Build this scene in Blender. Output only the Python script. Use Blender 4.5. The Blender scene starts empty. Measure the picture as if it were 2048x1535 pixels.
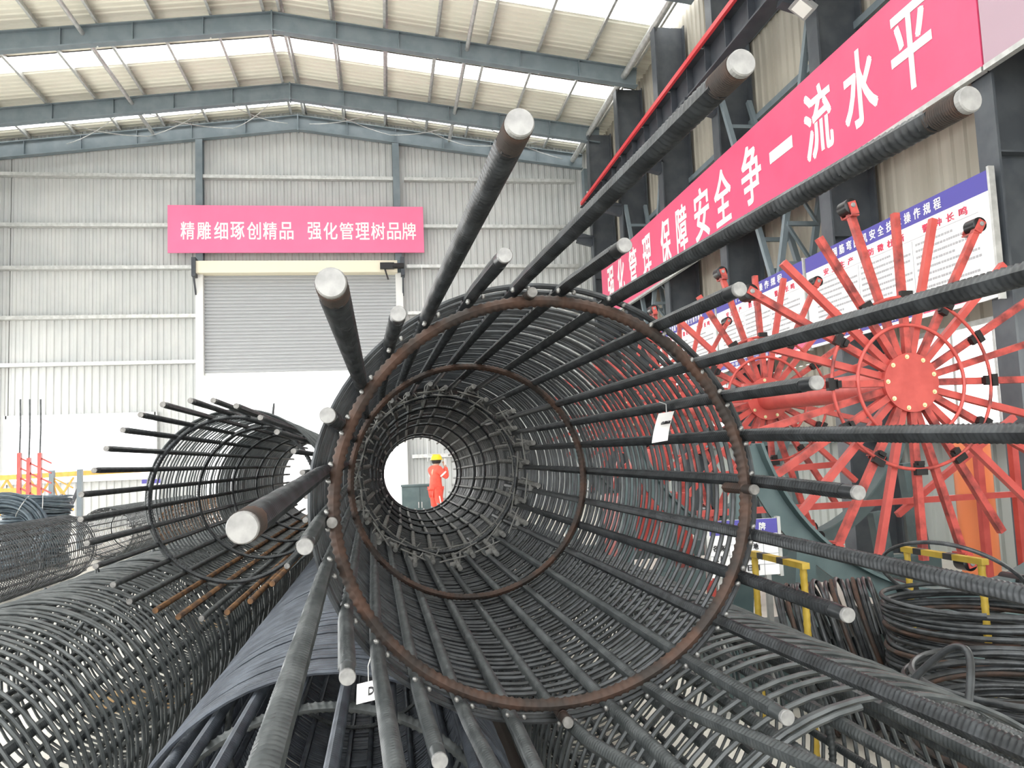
import bpy, math, random
import numpy as np
from mathutils import Matrix, Vector
random.seed(7); rng = np.random.default_rng(7)
SC = bpy.context.scene; COL = SC.collection
PI = math.pi
# ---------------------------------------------------------------- camera, sky, light, exposure
FPX, CAM_H = 1650.0, 1.55
YAW, PITCH, ROLL = math.radians(8.83), math.radians(5.235), math.radians(-2.288)
_w = np.array([math.sin(YAW)*math.cos(PITCH), math.cos(YAW)*math.cos(PITCH), math.sin(PITCH)])
_r = np.cross(_w, [0, 0, 1.0]); _r /= np.linalg.norm(_r); _u = np.cross(_r, _w)
CR = _r*math.cos(ROLL) + _u*math.sin(ROLL)
CU = -_r*math.sin(ROLL) + _u*math.cos(ROLL)
CC = np.array([0, 0, CAM_H])
cam = bpy.data.cameras.new('camera'); camo = bpy.data.objects.new('camera', cam); COL.objects.link(camo)
cam.sensor_fit = 'HORIZONTAL'; cam.sensor_width = 36.0; cam.lens = 36.0*FPX/2048
cam.clip_start = .05; cam.clip_end = 500
camo.matrix_world = Matrix(((CR[0], CU[0], -_w[0], CC[0]), (CR[1], CU[1], -_w[1], CC[1]), (CR[2], CU[2], -_w[2], CC[2]), (0, 0, 0, 1)))
SC.camera = camo
wd = bpy.data.worlds.new('overcast_sky'); SC.world = wd; wd.use_nodes = True
wd.node_tree.nodes['Background'].inputs[0].default_value = (1.0, 1.0, .985, 1)
wd.node_tree.nodes['Background'].inputs[1].default_value = 1.0
SC.view_settings.view_transform = 'Standard'; SC.view_settings.look = 'None'
SC.view_settings.gamma = 1.0; SC.view_settings.use_curve_mapping = False
SC.view_settings.exposure = 2.55

def at(x, y, X=None, Y=None, Z=None):
    """photo pixel (2048 wide) -> the point of the place on that plane"""
    v = (x-1024)/FPX*CR - (y-767.5)/FPX*CU + _w
    t = X/v[0] if X is not None else Y/v[1] if Y is not None else (Z-CAM_H)/v[2]
    return CC + t*v

# ---------------------------------------------------------------- materials
MATS = {}
def mat(name, col, rough=.6, metal=0.0, col2=None, scale=8.0, bump=0.0, emit=None, spec=.5, detail=4.0, lo=.4, hi=.62, stretch=None):
    if name in MATS: return MATS[name]
    m = bpy.data.materials.new(name); m.use_nodes = True
    nt = m.node_tree; b = nt.nodes['Principled BSDF']
    b.inputs['Base Color'].default_value = (*col, 1); b.inputs['Roughness'].default_value = rough
    b.inputs['Metallic'].default_value = metal; b.inputs['Specular IOR Level'].default_value = spec
    if col2 is not None or bump:
        tc = nt.nodes.new('ShaderNodeTexCoord'); nz = nt.nodes.new('ShaderNodeTexNoise')
        nz.inputs['Scale'].default_value = scale; nz.inputs['Detail'].default_value = detail
        if stretch:
            mp = nt.nodes.new('ShaderNodeMapping'); mp.inputs['Scale'].default_value = stretch
            nt.links.new(tc.outputs['Object'], mp.inputs[0]); nt.links.new(mp.outputs[0], nz.inputs['Vector'])
        else: nt.links.new(tc.outputs['Object'], nz.inputs['Vector'])
        if col2 is not None:
            cr = nt.nodes.new('ShaderNodeValToRGB')
            cr.color_ramp.elements[0].position = lo; cr.color_ramp.elements[0].color = (*col, 1)
            cr.color_ramp.elements[1].position = hi; cr.color_ramp.elements[1].color = (*col2, 1)
            nt.links.new(nz.outputs['Fac'], cr.inputs[0]); nt.links.new(cr.outputs[0], b.inputs['Base Color'])
        if bump:
            bp = nt.nodes.new('ShaderNodeBump'); bp.inputs['Strength'].default_value = bump; bp.inputs['Distance'].default_value = .004
            nt.links.new(nz.outputs['Fac'], bp.inputs['Height']); nt.links.new(bp.outputs[0], b.inputs['Normal'])
    if emit:
        b.inputs['Emission Color'].default_value = (*emit[:3], 1); b.inputs['Emission Strength'].default_value = emit[3]
    MATS[name] = m; return m
STEEL = mat('mill_scale_steel', (.030, .033, .036), .36, .35, (.056, .062, .068), 22, .12)
STEEL_BLUE = mat('bluish_mill_scale', (.055, .064, .080), .42, .35, (.095, .110, .135), 12, .1)
STEEL_GREY = mat('grey_steel', (.056, .064, .067), .40, .3, (.098, .108, .112), 18, .12)
RUST = mat('rusty_steel', (.030, .023, .020), .65, .2, (.072, .038, .026), 14, .25)
RUST_LIGHT = mat('orange_rust', (.075, .045, .030), .8, .1, (.23, .115, .045), 10, .2)
CUT = mat('sawn_steel', (.21, .21, .21), .45, .2, (.30, .30, .295), 60, .15)
CUT_DULL = mat('dull_sawn_steel', (.15, .145, .14), .5, .3, (.24, .235, .225), 60, .15)
WELD = mat('weld_bead', (.26, .26, .255), .35, .5)
WALLM = mat('wall_sheeting', (.50, .52, .52), .55, .0, (.545, .56, .555), 1.2)
WALLR = mat('side_wall_sheeting', (.36, .335, .28), .6, .0, (.43, .405, .345), 1.0, stretch=(1, 3, .2))
ROOFM = mat('roof_sheeting', (.74, .725, .63), .6, .0, (.79, .775, .68), .8)
FRAME = mat('hazed_blue_grey_paint', (.15, .19, .215), .5, .0, (.185, .225, .25), 3)  # paint lightened to imitate haze around the roof beams
COLP = mat('column_paint', (.052, .060, .072), .45, .0, (.075, .085, .097), 3)
FRAME_DK = mat('dark_grey_paint', (.035, .042, .054), .5, .0, (.055, .063, .076), 3)
GALV = mat('galvanised_steel', (.50, .51, .50), .42, .5, (.62, .63, .62), 9)
CONC = mat('pale_concrete', (.60, .575, .52), .75, 0, (.67, .645, .59), 1.3)
GROUND = mat('yard_concrete', (.62, .61, .58), .9)
PINK = mat('pink_banner', (.72, .080, .185), .34, 0, (.76, .09, .20), 1.5)
PINK_HAZE = mat('hazed_pink_banner', (.84, .17, .33), .5, 0, (.87, .18, .345), 1.5)  # paler pink stands in for haze before the end wall
MAUVE = mat('mauve_banner', (.42, .30, .36), .4)
WHITE = mat('white_print', (.86, .86, .86), .5)
BOARD = mat('board_white', (.84, .85, .86), .4)
BLUE = mat('board_blue', (.075, .065, .33), .45)
REDTXT = mat('red_print', (.75, .06, .12), .5)
GREYTXT = mat('grey_print', (.36, .36, .38), .6)
BLACKTXT = mat('black_print', (.03, .03, .035), .6)
RED = mat('red_paint', (.43, .062, .053), .42, .0, (.52, .085, .072), 7, .05)
RED_WORN = mat('worn_red_paint', (.15, .026, .024), .5, .05, (.49, .075, .062), 9, .1, lo=.34, hi=.58)
DKCLAMP = mat('oily_black_steel', (.018, .017, .018), .45, .4)
ROLLER = mat('black_roller', (.025, .025, .027), .3, .6)
GREEN = mat('green_grey_paint', (.075, .115, .120), .5, .1, (.10, .145, .150), 4)
YELLOW = mat('yellow_paint', (.36, .245, .025), .55, .05, (.44, .31, .045), 12)
BLACKP = mat('black_stripe', (.03, .03, .03), .5)
ORANGE = mat('orange_yellow_paint', (.72, .38, .07), .5, 0, (.62, .30, .05), 6)
SHUT = mat('shutter_grey', (.39, .405, .42), .5, .15)
CREAM = mat('cream_hood', (.78, .73, .58), .5)
WOOD = mat('timber', (.30, .19, .09), .7, 0, (.42, .29, .13), 5, stretch=(1, .15, 6))
YWOOD = mat('yellow_timber', (.45, .30, .05), .7, 0, (.34, .2, .04), 5, stretch=(8, 1, 1))
RAILRED = mat('red_conductor_rail', (.62, .04, .05), .4)
SUIT = mat('orange_red_workwear', (.82, .115, .075), .75, 0, (.74, .09, .06), 9)
REFL = mat('reflective_tape', (.80, .82, .80), .35, .2)
SKIN = mat('skin', (.55, .33, .23), .6)
HAIR = mat('black_hair', (.015, .013, .012), .6)
HELM = mat('yellow_plastic', (.85, .62, .02), .3)
BOOT = mat('dark_boots', (.03, .03, .035), .6)
DUSTY = mat('mortar_dusted_steel', (.13, .13, .125), .6, .1, (.24, .24, .23), 20)
WIRE = mat('wire_rod', (.10, .135, .165), .4, .4, (.16, .20, .23), 10)
BRASS = mat('bolt_zinc', (.72, .68, .42), .3, .6)
GLASSM = mat('lamp_glass', (.75, .78, .75), .15)
def translucent(name, col, clear):
    m = bpy.data.materials.new(name); m.use_nodes = True; nt = m.node_tree
    for n in list(nt.nodes): nt.nodes.remove(n)
    o = nt.nodes.new('ShaderNodeOutputMaterial'); mx = nt.nodes.new('ShaderNodeMixShader')
    a = nt.nodes.new('ShaderNodeBsdfTranslucent'); t = nt.nodes.new('ShaderNodeBsdfTransparent')
    a.inputs[0].default_value = (*col, 1); t.inputs[0].default_value = (1, 1, 1, 1)
    mx.inputs[0].default_value = clear
    nt.links.new(a.outputs[0], mx.inputs[1]); nt.links.new(t.outputs[0], mx.inputs[2]); nt.links.new(mx.outputs[0], o.inputs[0])
    return m
SKYL = translucent('skylight_sheet', (.9, .92, .9), .75)

# ---------------------------------------------------------------- mesh helpers
class MB:
    def __init__(s): s.v = []; s.f = []; s.n = 0; s.mi = []; s.cur = 0
    def add(s, verts, faces):
        verts = np.asarray(verts, float).reshape(-1, 3)
        for f in faces: s.f.append([int(i)+s.n for i in f]); s.mi.append(s.cur)
        s.v.append(verts); s.n += len(verts); return s
    def box(s, x0, x1, y0, y1, z0, z1):
        v = [(x, y, z) for x in (x0, x1) for y in (y0, y1) for z in (z0, z1)]
        return s.add(v, [(0, 1, 3, 2), (4, 6, 7, 5), (0, 4, 5, 1), (2, 3, 7, 6), (0, 2, 6, 4), (1, 5, 7, 3)])
    def bar(s, a, b, w, h=None, up=(0, 0, 1)):
        a = np.asarray(a, float); b = np.asarray(b, float); h = h or w
        t = b-a; t /= np.linalg.norm(t); up = np.asarray(up, float)
        if abs(t@up) > .97: up = np.array([0, 1.0, 0]) if abs(t[1]) < .9 else np.array([1.0, 0, 0])
        sd = np.cross(t, up); sd /= np.linalg.norm(sd); u = np.cross(sd, t)
        v = [p + i*sd*w/2 + j*u*h/2 for p in (a, b) for i, j in ((-1, -1), (1, -1), (1, 1), (-1, 1))]
        return s.add(v, [(3, 2, 1, 0), (4, 5, 6, 7), (0, 1, 5, 4), (1, 2, 6, 5), (2, 3, 7, 6), (3, 0, 4, 7)])
    def grid(s, P, closed_n=False, caps=True, closed_k=True):
        N, K = P.shape[:2]; idx = np.arange(N*K).reshape(N, K); fs = []
        nn = N if closed_n else N-1; kk = K if closed_k else K-1
        for i in range(nn):
            a = idx[i]; b = idx[(i+1) % N]
            for k in range(kk):
                fs.append((a[k], a[(k+1) % K], b[(k+1) % K], b[k]))
        if caps and not closed_n and closed_k: fs += [list(idx[0][::-1]), list(idx[-1])]
        return s.add(P.reshape(-1, 3), fs)
    def tube(s, pts, r, k=8, ref=None, closed=False, ribs=None, caps=True):
        """sweep a round (or ribbed) section along pts"""
        pts = np.asarray(pts, float); N = len(pts)
        if closed: t = np.roll(pts, -1, 0)-np.roll(pts, 1, 0)
        else: t = np.gradient(pts, axis=0)
        t /= np.linalg.norm(t, axis=1)[:, None]
        if ref is None:
            m = np.abs(t).mean(0); ref = np.eye(3)[int(np.argmin(m))]
        ref = np.asarray(ref, float)
        n = ref-(t@ref)[:, None]*t; n /= np.linalg.norm(n, axis=1)[:, None]
        b = np.cross(t, n)
        th = np.arange(k)*2*PI/k
        R = np.broadcast_to(np.asarray(r, float), (N,))[:, None]*np.ones((1, k))
        if ribs:
            pitch, hr, hl = ribs
            sgm = np.r_[0, np.cumsum(np.linalg.norm(np.diff(pts, axis=0), axis=1))]
            ph = sgm[:, None]/pitch + .30*np.cos(th)[None, :]*np.sign(np.sin(th)+1e-9)[None, :]
            rb = np.clip(np.cos(2*PI*ph), 0, 1)**1.0*np.abs(np.sin(th))[None, :]**.6
            R = R+hr*rb+hl*(np.abs(np.cos(th)) > .97)[None, :]
        P = pts[:, None, :]+R[:, :, None]*(np.cos(th)[None, :, None]*n[:, None, :]+np.sin(th)[None, :, None]*b[:, None, :])
        return s.grid(P, closed, caps)
    def cyl(s, a, b, r, k=12, r2=None):
        return s.tube([a, b], [r, r if r2 is None else r2], k)
    def lathe(s, c, axis, prof, k=24):
        """prof: (offset along axis, radius)"""
        c = np.asarray(c, float); a = np.asarray(axis, float); a /= np.linalg.norm(a)
        pts = np.array([c+a*p for p, _ in prof]); rr = [q for _, q in prof]
        e = np.eye(3)[int(np.argmin(np.abs(a)))]; n = np.cross(a, e); n /= np.linalg.norm(n); b = np.cross(a, n)
        th = np.arange(k)*2*PI/k
        P = pts[:, None, :]+np.asarray(rr)[:, None, None]*(np.cos(th)[None, :, None]*n+np.sin(th)[None, :, None]*b)
        return s.grid(P, False, True)
    def mesh(s, name, m=None, smooth=False):
        me = bpy.data.meshes.new(name)
        me.from_pydata(np.concatenate(s.v).tolist(), [], s.f)
        for x in (m if isinstance(m, (list, tuple)) else [m]):
            if x: me.materials.append(x)
        if any(s.mi): me.polygons.foreach_set('material_index', s.mi)
        if smooth:
            me.polygons.foreach_set('use_smooth', [True]*len(me.polygons))
            me.set_sharp_from_angle(angle=math.radians(50))
        me.update(); return me

def tag(o, label=None, cat=None, group=None, kind=None):
    if label: o['label'] = label
    if cat: o['category'] = cat
    if group: o['group'] = group
    if kind: o['kind'] = kind
    return o
def link(name, data, parent=None, loc=None):
    o = bpy.data.objects.new(name, data); COL.objects.link(o)
    if parent: o.parent = parent
    if loc is not None: o.location = [float(q) for q in loc]
    return o
def obj(name, mb, m, parent=None, smooth=False, loc=None):
    """mesh in place coordinates; under a root at L the mesh is shifted by -L"""
    if parent is not None:
        L = np.zeros(3); p = parent
        while p is not None: L += np.array(p.location); p = p.parent
        mb.v = [q-L for q in mb.v]
    return link(name, mb.mesh(name, m, smooth), parent, loc)
def thing(name, loc, label, cat, group=None):
    o = link(name, None, None, loc); o.empty_display_size = .1
    return tag(o, label, cat, group)
def solo(name, mb, m, label, cat, group=None, smooth=False):
    return tag(obj(name, mb, m, None, smooth), label, cat, group)
def struct(name, mb, m, smooth=False):
    return tag(obj(name, mb, m, None, smooth), kind='structure')
ORD = ['first', 'second', 'third', 'fourth', 'fifth', 'sixth', 'seventh', 'eighth', 'ninth', 'tenth', 'eleventh', 'twelfth']

# ---------------------------------------------------------------- the hall
YB, RX, RZ, SLOPE = 27.0, -2.57, 13.27, .123          # back wall, ridge line, ridge height
XL, XR, YF = -12.9, 7.35, -12.0
def roof(x): return RZ-SLOPE*abs(x-RX)
b = MB(); b.box(-13.4, 7.8, YF, YB+.15, -.2, 0); struct('floor', b, CONC)
b = MB(); b.box(-90, 90, -70, 110, -.32, -.22); tag(obj('yard_ground', b, GROUND), kind='structure')
def ribbed_x(b, x0, x1, zf0, zf1, y, pitch=.22, d=.03, sgn=-1):
    """vertical sheeting facing -y; zf are functions of x"""
    xs = []; off = []; x = x0
    while x < x1:
        for q, o in ((0, 0), (.30, 0), (.42, 1), (.80, 1), (.92, 0)):
            xs.append(min(x+q*pitch, x1)); off.append(o*d)
        x += pitch
    xs = np.array(xs+[x1]); off = np.array(off+[0])
    P = np.array([[(xx, y+sgn*oo, zf0(xx)), (xx, y+sgn*oo, zf1(xx))] for xx, oo in zip(xs, off)])
    b.grid(P, caps=False, closed_k=False)
def ribbed_y(b, y0, y1, z0, z1, x, pitch=.25, d=.03):
    ys = []; off = []; y = y0
    while y < y1:
        for q, o in ((0, 0), (.35, 0), (.45, 1), (.80, 1), (.90, 0)):
            ys.append(min(y+q*pitch, y1)); off.append(o*d)
        y += pitch
    P = np.array([[(x-o, q, z0), (x-o, q, z1)] for q, o in zip(ys+[y1], off+[0])])
    b.grid(P, caps=False, closed_k=False)
# back wall with the open bay at the left and the roller door opening
DX0, DX1 = -5.66, .56
C0 = lambda z: (lambda x: z)
b = MB()
ribbed_x(b, XL, -11.3, C0(0), roof, YB)
ribbed_x(b, -11.3, -7.0, C0(3.40), roof, YB)
ribbed_x(b, -11.3, -7.0, C0(0), C0(1.45), YB)
ribbed_x(b, -7.0, DX0-.02, C0(0), roof, YB)
ribbed_x(b, DX0-.02, DX1+.02, C0(8.05), roof, YB)
ribbed_x(b, DX1+.02, XR, C0(0), roof, YB)
struct('wall_back', b, WALLM)
# right wall: sheeting with a run of low windows
WZ0, WZ1 = 1.75, 3.0
b = MB()
ribbed_y(b, YF, YB, WZ1, roof(XR)+.1, XR)
struct('wall_right', b, WALLR)
b = MB(); ribbed_y(b, YF, YB, 0, WZ0, XR); tag(obj('wall_right_lower', b, mat('lower_wall_sheeting', (.40, .43, .41), .6)), kind='structure')
colY = [4.4, 7.75, 11.05, 14.75, 18.0, 21.3, 24.5]
for i, (a, c) in enumerate(((-2, 1), (4.6, 7.5), (8.15, 10.4), (11.45, 12.1), (15.1, 17.7), (18.3, 21.0), (21.6, 24.2))):
    g = MB(); g.box(XR-.012, XR-.004, a, c, WZ0, WZ1)
    w = tag(obj('window_%d' % (i+1), g, SKYL), kind='structure')
    f = MB()
    for yy in np.linspace(a, c, 4): f.box(XR-.05, XR+.02, yy-.025, yy+.025, WZ0, WZ1)
    f.box(XR-.05, XR+.02, a, c, WZ0-.05, WZ0+.02); f.box(XR-.05, XR+.02, a, c, WZ1-.02, WZ1+.05)
    obj('window_frame', f, GALV, w)
b = MB()
for a, c in ((-12, -2), (1, 4.6), (7.5, 8.15), (10.4, 11.45), (12.1, 15.1), (17.7, 18.3), (21.0, 21.6), (24.2, YB)):
    ribbed_y(b, a, c, WZ0, WZ1, XR)
tag(obj('wall_right_piers', b, WALLR), kind='structure')
# left side: open below, sheeting above
b = MB(); ribbed_y(b, YF, YB, 6.0, roof(XL)+.1, XL, d=-.03); struct('wall_left', b, WALLM)
# roof sheets with skylight strips between the frames
frames = [4.1, 8.2, 12.3, 16.4, 20.54, 24.5]
sky = [(y0+1.2, y0+2.6) for y0 in (-3.9, 0, 4.1, 8.2, 12.3)]+[(16.9, 18.75)]+[(22.1, 22.95), (25.95, 26.42)]
sky = [(-8+.3, -7+.3)]+sky
def roof_part(y0, y1, m, name, i):
    b = MB()
    for x0, x1 in ((XL-.3, RX), (RX, XR+.3)):
        ys = []; off = []; y = y0
        while y < y1-1e-6:
            for q, o in ((0, 0), (.4, 0), (.5, 1), (.75, 1), (.85, 0)):
                ys.append(min(y+q*.22, y1)); off.append(o*.03)
            y += .22
        P = np.array([[(x0, yy, roof(x0)-oo), (x1, yy, roof(x1)-oo)] for yy, oo in zip(ys+[y1], off+[0])])
        b.grid(P, caps=False, closed_k=False)
    return tag(obj(name, b, m), kind='structure')
e = YF; k = 0
for a, c in sky+[(YB+.2, YB+.3)]:
    roof_part(e, min(a, YB+.2), ROOFM, 'ceiling' if k == 0 else 'ceiling_%d' % k, k)
    if a < YB: roof_part(a, c, SKYL, 'window_skylight_%d' % (k+1), k)
    e = c; k += 1
# rafters
def i_beam(b, p, q, h, w=.22, t=.025):
    """I section from p to q (top edge line), web vertical"""
    p = np.array(p, float); q = np.array(q, float); Z = np.array([0, 0, 1.0])
    b.bar(p-Z*t/2, q-Z*t/2, w, t); b.bar(p-Z*(h-t/2), q-Z*(h-t/2), w, t); b.bar(p-Z*h/2, q-Z*h/2, .016, h-t)
PUR = .20
def rafter(y, nm, label):
    b = MB(); r0 = roof(RX)-PUR-.05
    for xe in (XL+.4, XR-.45):
        n = 6
        i_beam(b, (RX, y, r0), (xe, y, roof(xe)-PUR-.05), .49)
        for j in range(1, n):                                        # web stiffeners
            xx = RX+(xe-RX)*j/n; zz = roof(xx)-PUR-.05
            b.box(xx-.008, xx+.008, y-.1, y+.1, zz-.47, zz-.02)
    b.box(RX-.02, RX+.02, y-.12, y+.12, r0-.53, r0+.02)
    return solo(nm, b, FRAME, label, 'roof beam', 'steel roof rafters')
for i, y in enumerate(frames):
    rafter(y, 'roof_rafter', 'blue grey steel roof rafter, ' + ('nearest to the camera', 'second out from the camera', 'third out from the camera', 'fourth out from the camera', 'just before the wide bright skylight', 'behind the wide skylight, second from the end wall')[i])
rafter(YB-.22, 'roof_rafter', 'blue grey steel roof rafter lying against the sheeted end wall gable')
# purlins
pxs = [.22]+[1.5+1.33*i for i in range(7)]
for sd, nm in ((-1, 'left'), (1, 'right')):
    for i, d in enumerate(pxs):
        x = RX+sd*d
        if x > XR-.3 or x < XL+.2: continue
        b = MB(); z = roof(x)-.035
        b.bar((x, YF, z-.09), (x, YB-.02, z-.09), .012, .18)
        b.bar((x+.03*sd, YF, z-.006), (x+.03*sd, YB-.02, z-.006), .06, .012); b.bar((x-.03*sd, YF, z-.175), (x-.03*sd, YB-.02, z-.175), .06, .012)
        solo('roof_purlin', b, GALV, 'galvanised roof purlin, %s from the ridge on the %s-hand roof slope' % (ORD[i], nm), 'purlin', 'roof purlins')
for x, t in ((-7.05, 'left'), (2.35, 'right')):
    b = MB(); z = roof(x)-.42; b.tube([(x, YF, z), (x, YB-.3, z)], .055, 10)
    solo('roof_tie_pipe', b, GALV, 'long pale tie pipe under the middle of the %s-hand roof slope' % t, 'pipe', 'roof tie pipes', True)
b = MB(); z = roof(6.55)-.5; b.tube([(6.55, YF, z), (6.55, YB-.3, z)], .085, 10)
solo('eaves_tie_pipe', b, GALV, 'thick pale tie pipe along the eaves above the crane beam', 'pipe', None, True)
# sway rods in the last bay, fly braces
rods = ((-9.6, -7.2), (-7.2, -4.6), (-4.6, -2.9), (-2.2, .4), (.4, 2.9), (2.9, 6.2))
for i, (xa, xb) in enumerate(rods):
    for j, (p, q) in enumerate(((xa, xb), (xb, xa))):
        b = MB(); A = np.array((p, 24.6, roof(p)-.45)); B = np.array((q, 26.7, roof(q)-.5))
        pts = [A+(B-A)*t-np.array([0, 0, .16*4*t*(1-t)]) for t in np.linspace(0, 1, 9)]
        b.tube(pts, .014, 6)
        solo('sway_rod', b, GALV, 'thin sway rod of the %s roof cross from the left, %s strand' % (ORD[i], ('rising', 'falling')[j] if i < 3 else ('falling', 'rising')[j]), 'rod', 'roof sway rods', True)
n = 0
for y, yn in ((20.54, 'before the wide skylight'), (24.5, 'behind the wide skylight')):
    for sd, nm in ((-1, 'left'), (1, 'right')):
        for j, d in enumerate((1.5, 4.16, 6.82)):
            x = RX+sd*d; b = MB()
            b.bar((x, y+.06, roof(x)-.75), (x, y+.75, roof(x)-.2), .035, .035)
            solo('fly_brace', b, GALV, 'short brace on the rafter %s, %s out, %s-hand slope' % (yn, ORD[j], nm), 'brace', 'rafter fly braces')
# back wall columns and girts
for x, t in ((-11.75, 'at the outer edge of the open bay'), (DX0, 'beside the shutter on its open-bay side'), (DX1, 'beside the shutter on its crane side')):
    b = MB(); zt = roof(x)-.75
    b.box(x-.11, x+.11, YB-.32, YB-.30, 0, zt); b.box(x-.11, x+.11, YB-.07, YB-.05, 0, zt); b.box(x-.01, x+.01, YB-.31, YB-.06, 0, zt)
    solo('wind_column', b, FRAME, 'blue grey end wall column ' + t, 'column', 'end wall columns')
gz = [10.95, 9.35, 8.0, 6.45, 5.0]
spans = {'open-bay': (-11.6, -5.79), 'middle': (-5.68, .55), 'crane-side': (.82, 6.6)}
for i, z in enumerate(gz):
    for nm, (xa, xb) in spans.items():
        if nm == 'middle' and z < 9: continue
        b = MB(); b.box(xa, xb, YB-.25, YB-.04, z+.035, z+.05); b.box(xa, xb, YB-.26, YB-.245, z-.06, z+.05); b.box(xa, xb, YB-.25, YB-.04, z-.06, z-.05)
        solo('wall_girt', b, GALV, 'pale end wall girt, %s row from the top, %s span' % (ORD[i], nm), 'girt', 'end wall girts')
b = MB(); b.box(.82, 6.6, YB-.26, YB-.04, 1.72, 1.84); solo('wall_girt', b, GALV, 'pale low girt on the end wall behind the worker', 'girt', 'end wall girts')
b = MB(); b.box(-11.3, -7.0, YB-.2, YB+.05, 3.36, 3.46); b.box(-11.3, -7.0, YB-.2, YB+.05, 1.40, 1.50); b.box(-11.34, -11.26, YB-.2, YB+.05, 1.4, 3.46); b.box(-7.04, -6.96, YB-.2, YB+.05, 0, 3.46)
tag(obj('trim_1', b, GALV), kind='structure')
# roller shutter
t = thing('roller_shutter', (-2.55, YB-.2, 4.6), 'half raised pale grey roller shutter under the pink end wall banner', 'shutter')
b = MB(); z = 4.6; P = []
while z < 7.8:
    for q, o in ((0, 0), (.015, .0), (.03, .03), (.08, .03), (.095, 0)): P.append([(DX0+.08, YB-.16-o, z+q), (DX1-.08, YB-.16-o, z+q)])
    z += .11
b.grid(np.array(P), caps=False, closed_k=False); obj('slat_curtain', b, SHUT, t)
b = MB(); b.box(DX0+.08, DX1-.08, YB-.2, YB-.12, 4.54, 4.62); obj('bottom_rail', b, GALV, t)
for x in (DX0, DX1):
    b = MB(); b.box(x-.115, x+.115, YB-.37, YB-.05, 0, 7.75); obj('guide_rail', b, mat('white_rail', (.74, .75, .74), .5), t)
b = MB(); b.box(DX0-.05, DX1-.05, YB-.62, YB-.06, 7.72, 8.1); obj('shutter_box', b, CREAM, t)
b = MB(); b.box(DX1-.6, DX1-.15, YB-.75, YB-.6, 7.8, 8.0); b.cyl((DX1-.2, YB-.7, 7.9), (DX1+.15, YB-.7, 7.9), .09); b.bar((DX1-.45, YB-.7, 7.8), (DX1-.35, YB-.7, 7.45), .05); obj('drive_motor', b, DKCLAMP, t)
for x in (DX0-.1, DX1+.12):
    b = MB(); b.box(x-.06, x+.06, YB-.7, YB-.3, 7.6, 8.2); b.bar((x, YB-.3, 7.0), (x, YB-.65, 7.6), .05); obj('support_bracket', b, FRAME_DK, t)
b = MB(); b.tube([(DX1+.75, YB-.3, 8.0), (DX1+.76, YB-.3, 5.0), (DX1+.75, YB-.3, 1.6)], .012, 6); solo('control_cable', b, WHITE, 'thin white cable hanging on the end wall beside the shutter', 'cable')

# ---------------------------------------------------------------- text
def text_mesh(body, size, off=.0, ext=.004):
    c = bpy.data.curves.new('txt', 'FONT'); c.body = body; c.size = 1; c.offset = off; c.extrude = .002; c.resolution_u = 3
    o = bpy.data.objects.new('txt', c); COL.objects.link(o)
    dg = bpy.context.evaluated_depsgraph_get(); dg.update()
    me = bpy.data.meshes.new_from_object(o.evaluated_get(dg))
    v = np.array([q.co[:] for q in me.vertices]); f = [list(p.vertices) for p in me.polygons]
    bpy.data.objects.remove(o); bpy.data.curves.remove(c); bpy.data.meshes.remove(me)
    return v, f
def put_text(b, body, origin, ex, ey, w, h, off=.018):
    """one glyph string fitted in w x h, lower-left at origin, ex along the line, ey up"""
    v, f = text_mesh(body, 1, 0)
    lo = v.min(0); sz = np.maximum(v.max(0)-lo, 1e-6)
    if body == '一': h0 = .16
    else: h0 = 1
    ex = np.array(ex, float); ey = np.array(ey, float); nn = np.cross(ex, ey)
    oy = 0 if h0 == 1 else h*.42
    P = np.array(origin)+((v[:, :1]-lo[0])/sz[0]*w)*ex+(((v[:, 1:2]-lo[1])/sz[1])*h*h0+oy)*ey+(v[:, 2:3]*1.2)*nn
    e = off*.8
    for q, (dx, dy) in enumerate(((0, 0),) if off < .009 else ((-e, -e), (e, -e), (-e, e), (e, e))): b.add(P+dx*w*ex+dy*h*.7*ey+nn*q*.0011, f)
# end wall banner
L, R_ = -6.58, 1.40; BZ0, BZ1 = 8.40, 9.93; by = YB-.42
t = thing('banner', ((L+R_)/2, by, BZ0), 'pink slogan banner fixed across the end wall above the shutter', 'banner')
b = MB(); b.box(L, R_, by-.02, by+.02, BZ0, BZ1); obj('banner_sheet', b, PINK_HAZE, t)
b = MB()
for x in np.linspace(L+.2, R_-.2, 6): b.box(x-.03, x+.03, by+.02, YB-.2, BZ0+.1, BZ1-.1)
obj('fixing_frame', b, GALV, t)
b = MB(); PX = [362, 395, 429, 462, 495, 527, 560, 616, 648, 680, 712, 743, 775, 805]
for ch, x in zip('精雕细琢创精品强化管理树品牌', PX):
    a = at(x, 482, Y=by); c = at(x+27, 482, Y=by); put_text(b, ch, (a[0], by-.023, 8.83), (1, 0, 0), (0, 0, 1), c[0]-a[0], .56)
obj('lettering', b, WHITE, t)
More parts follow.
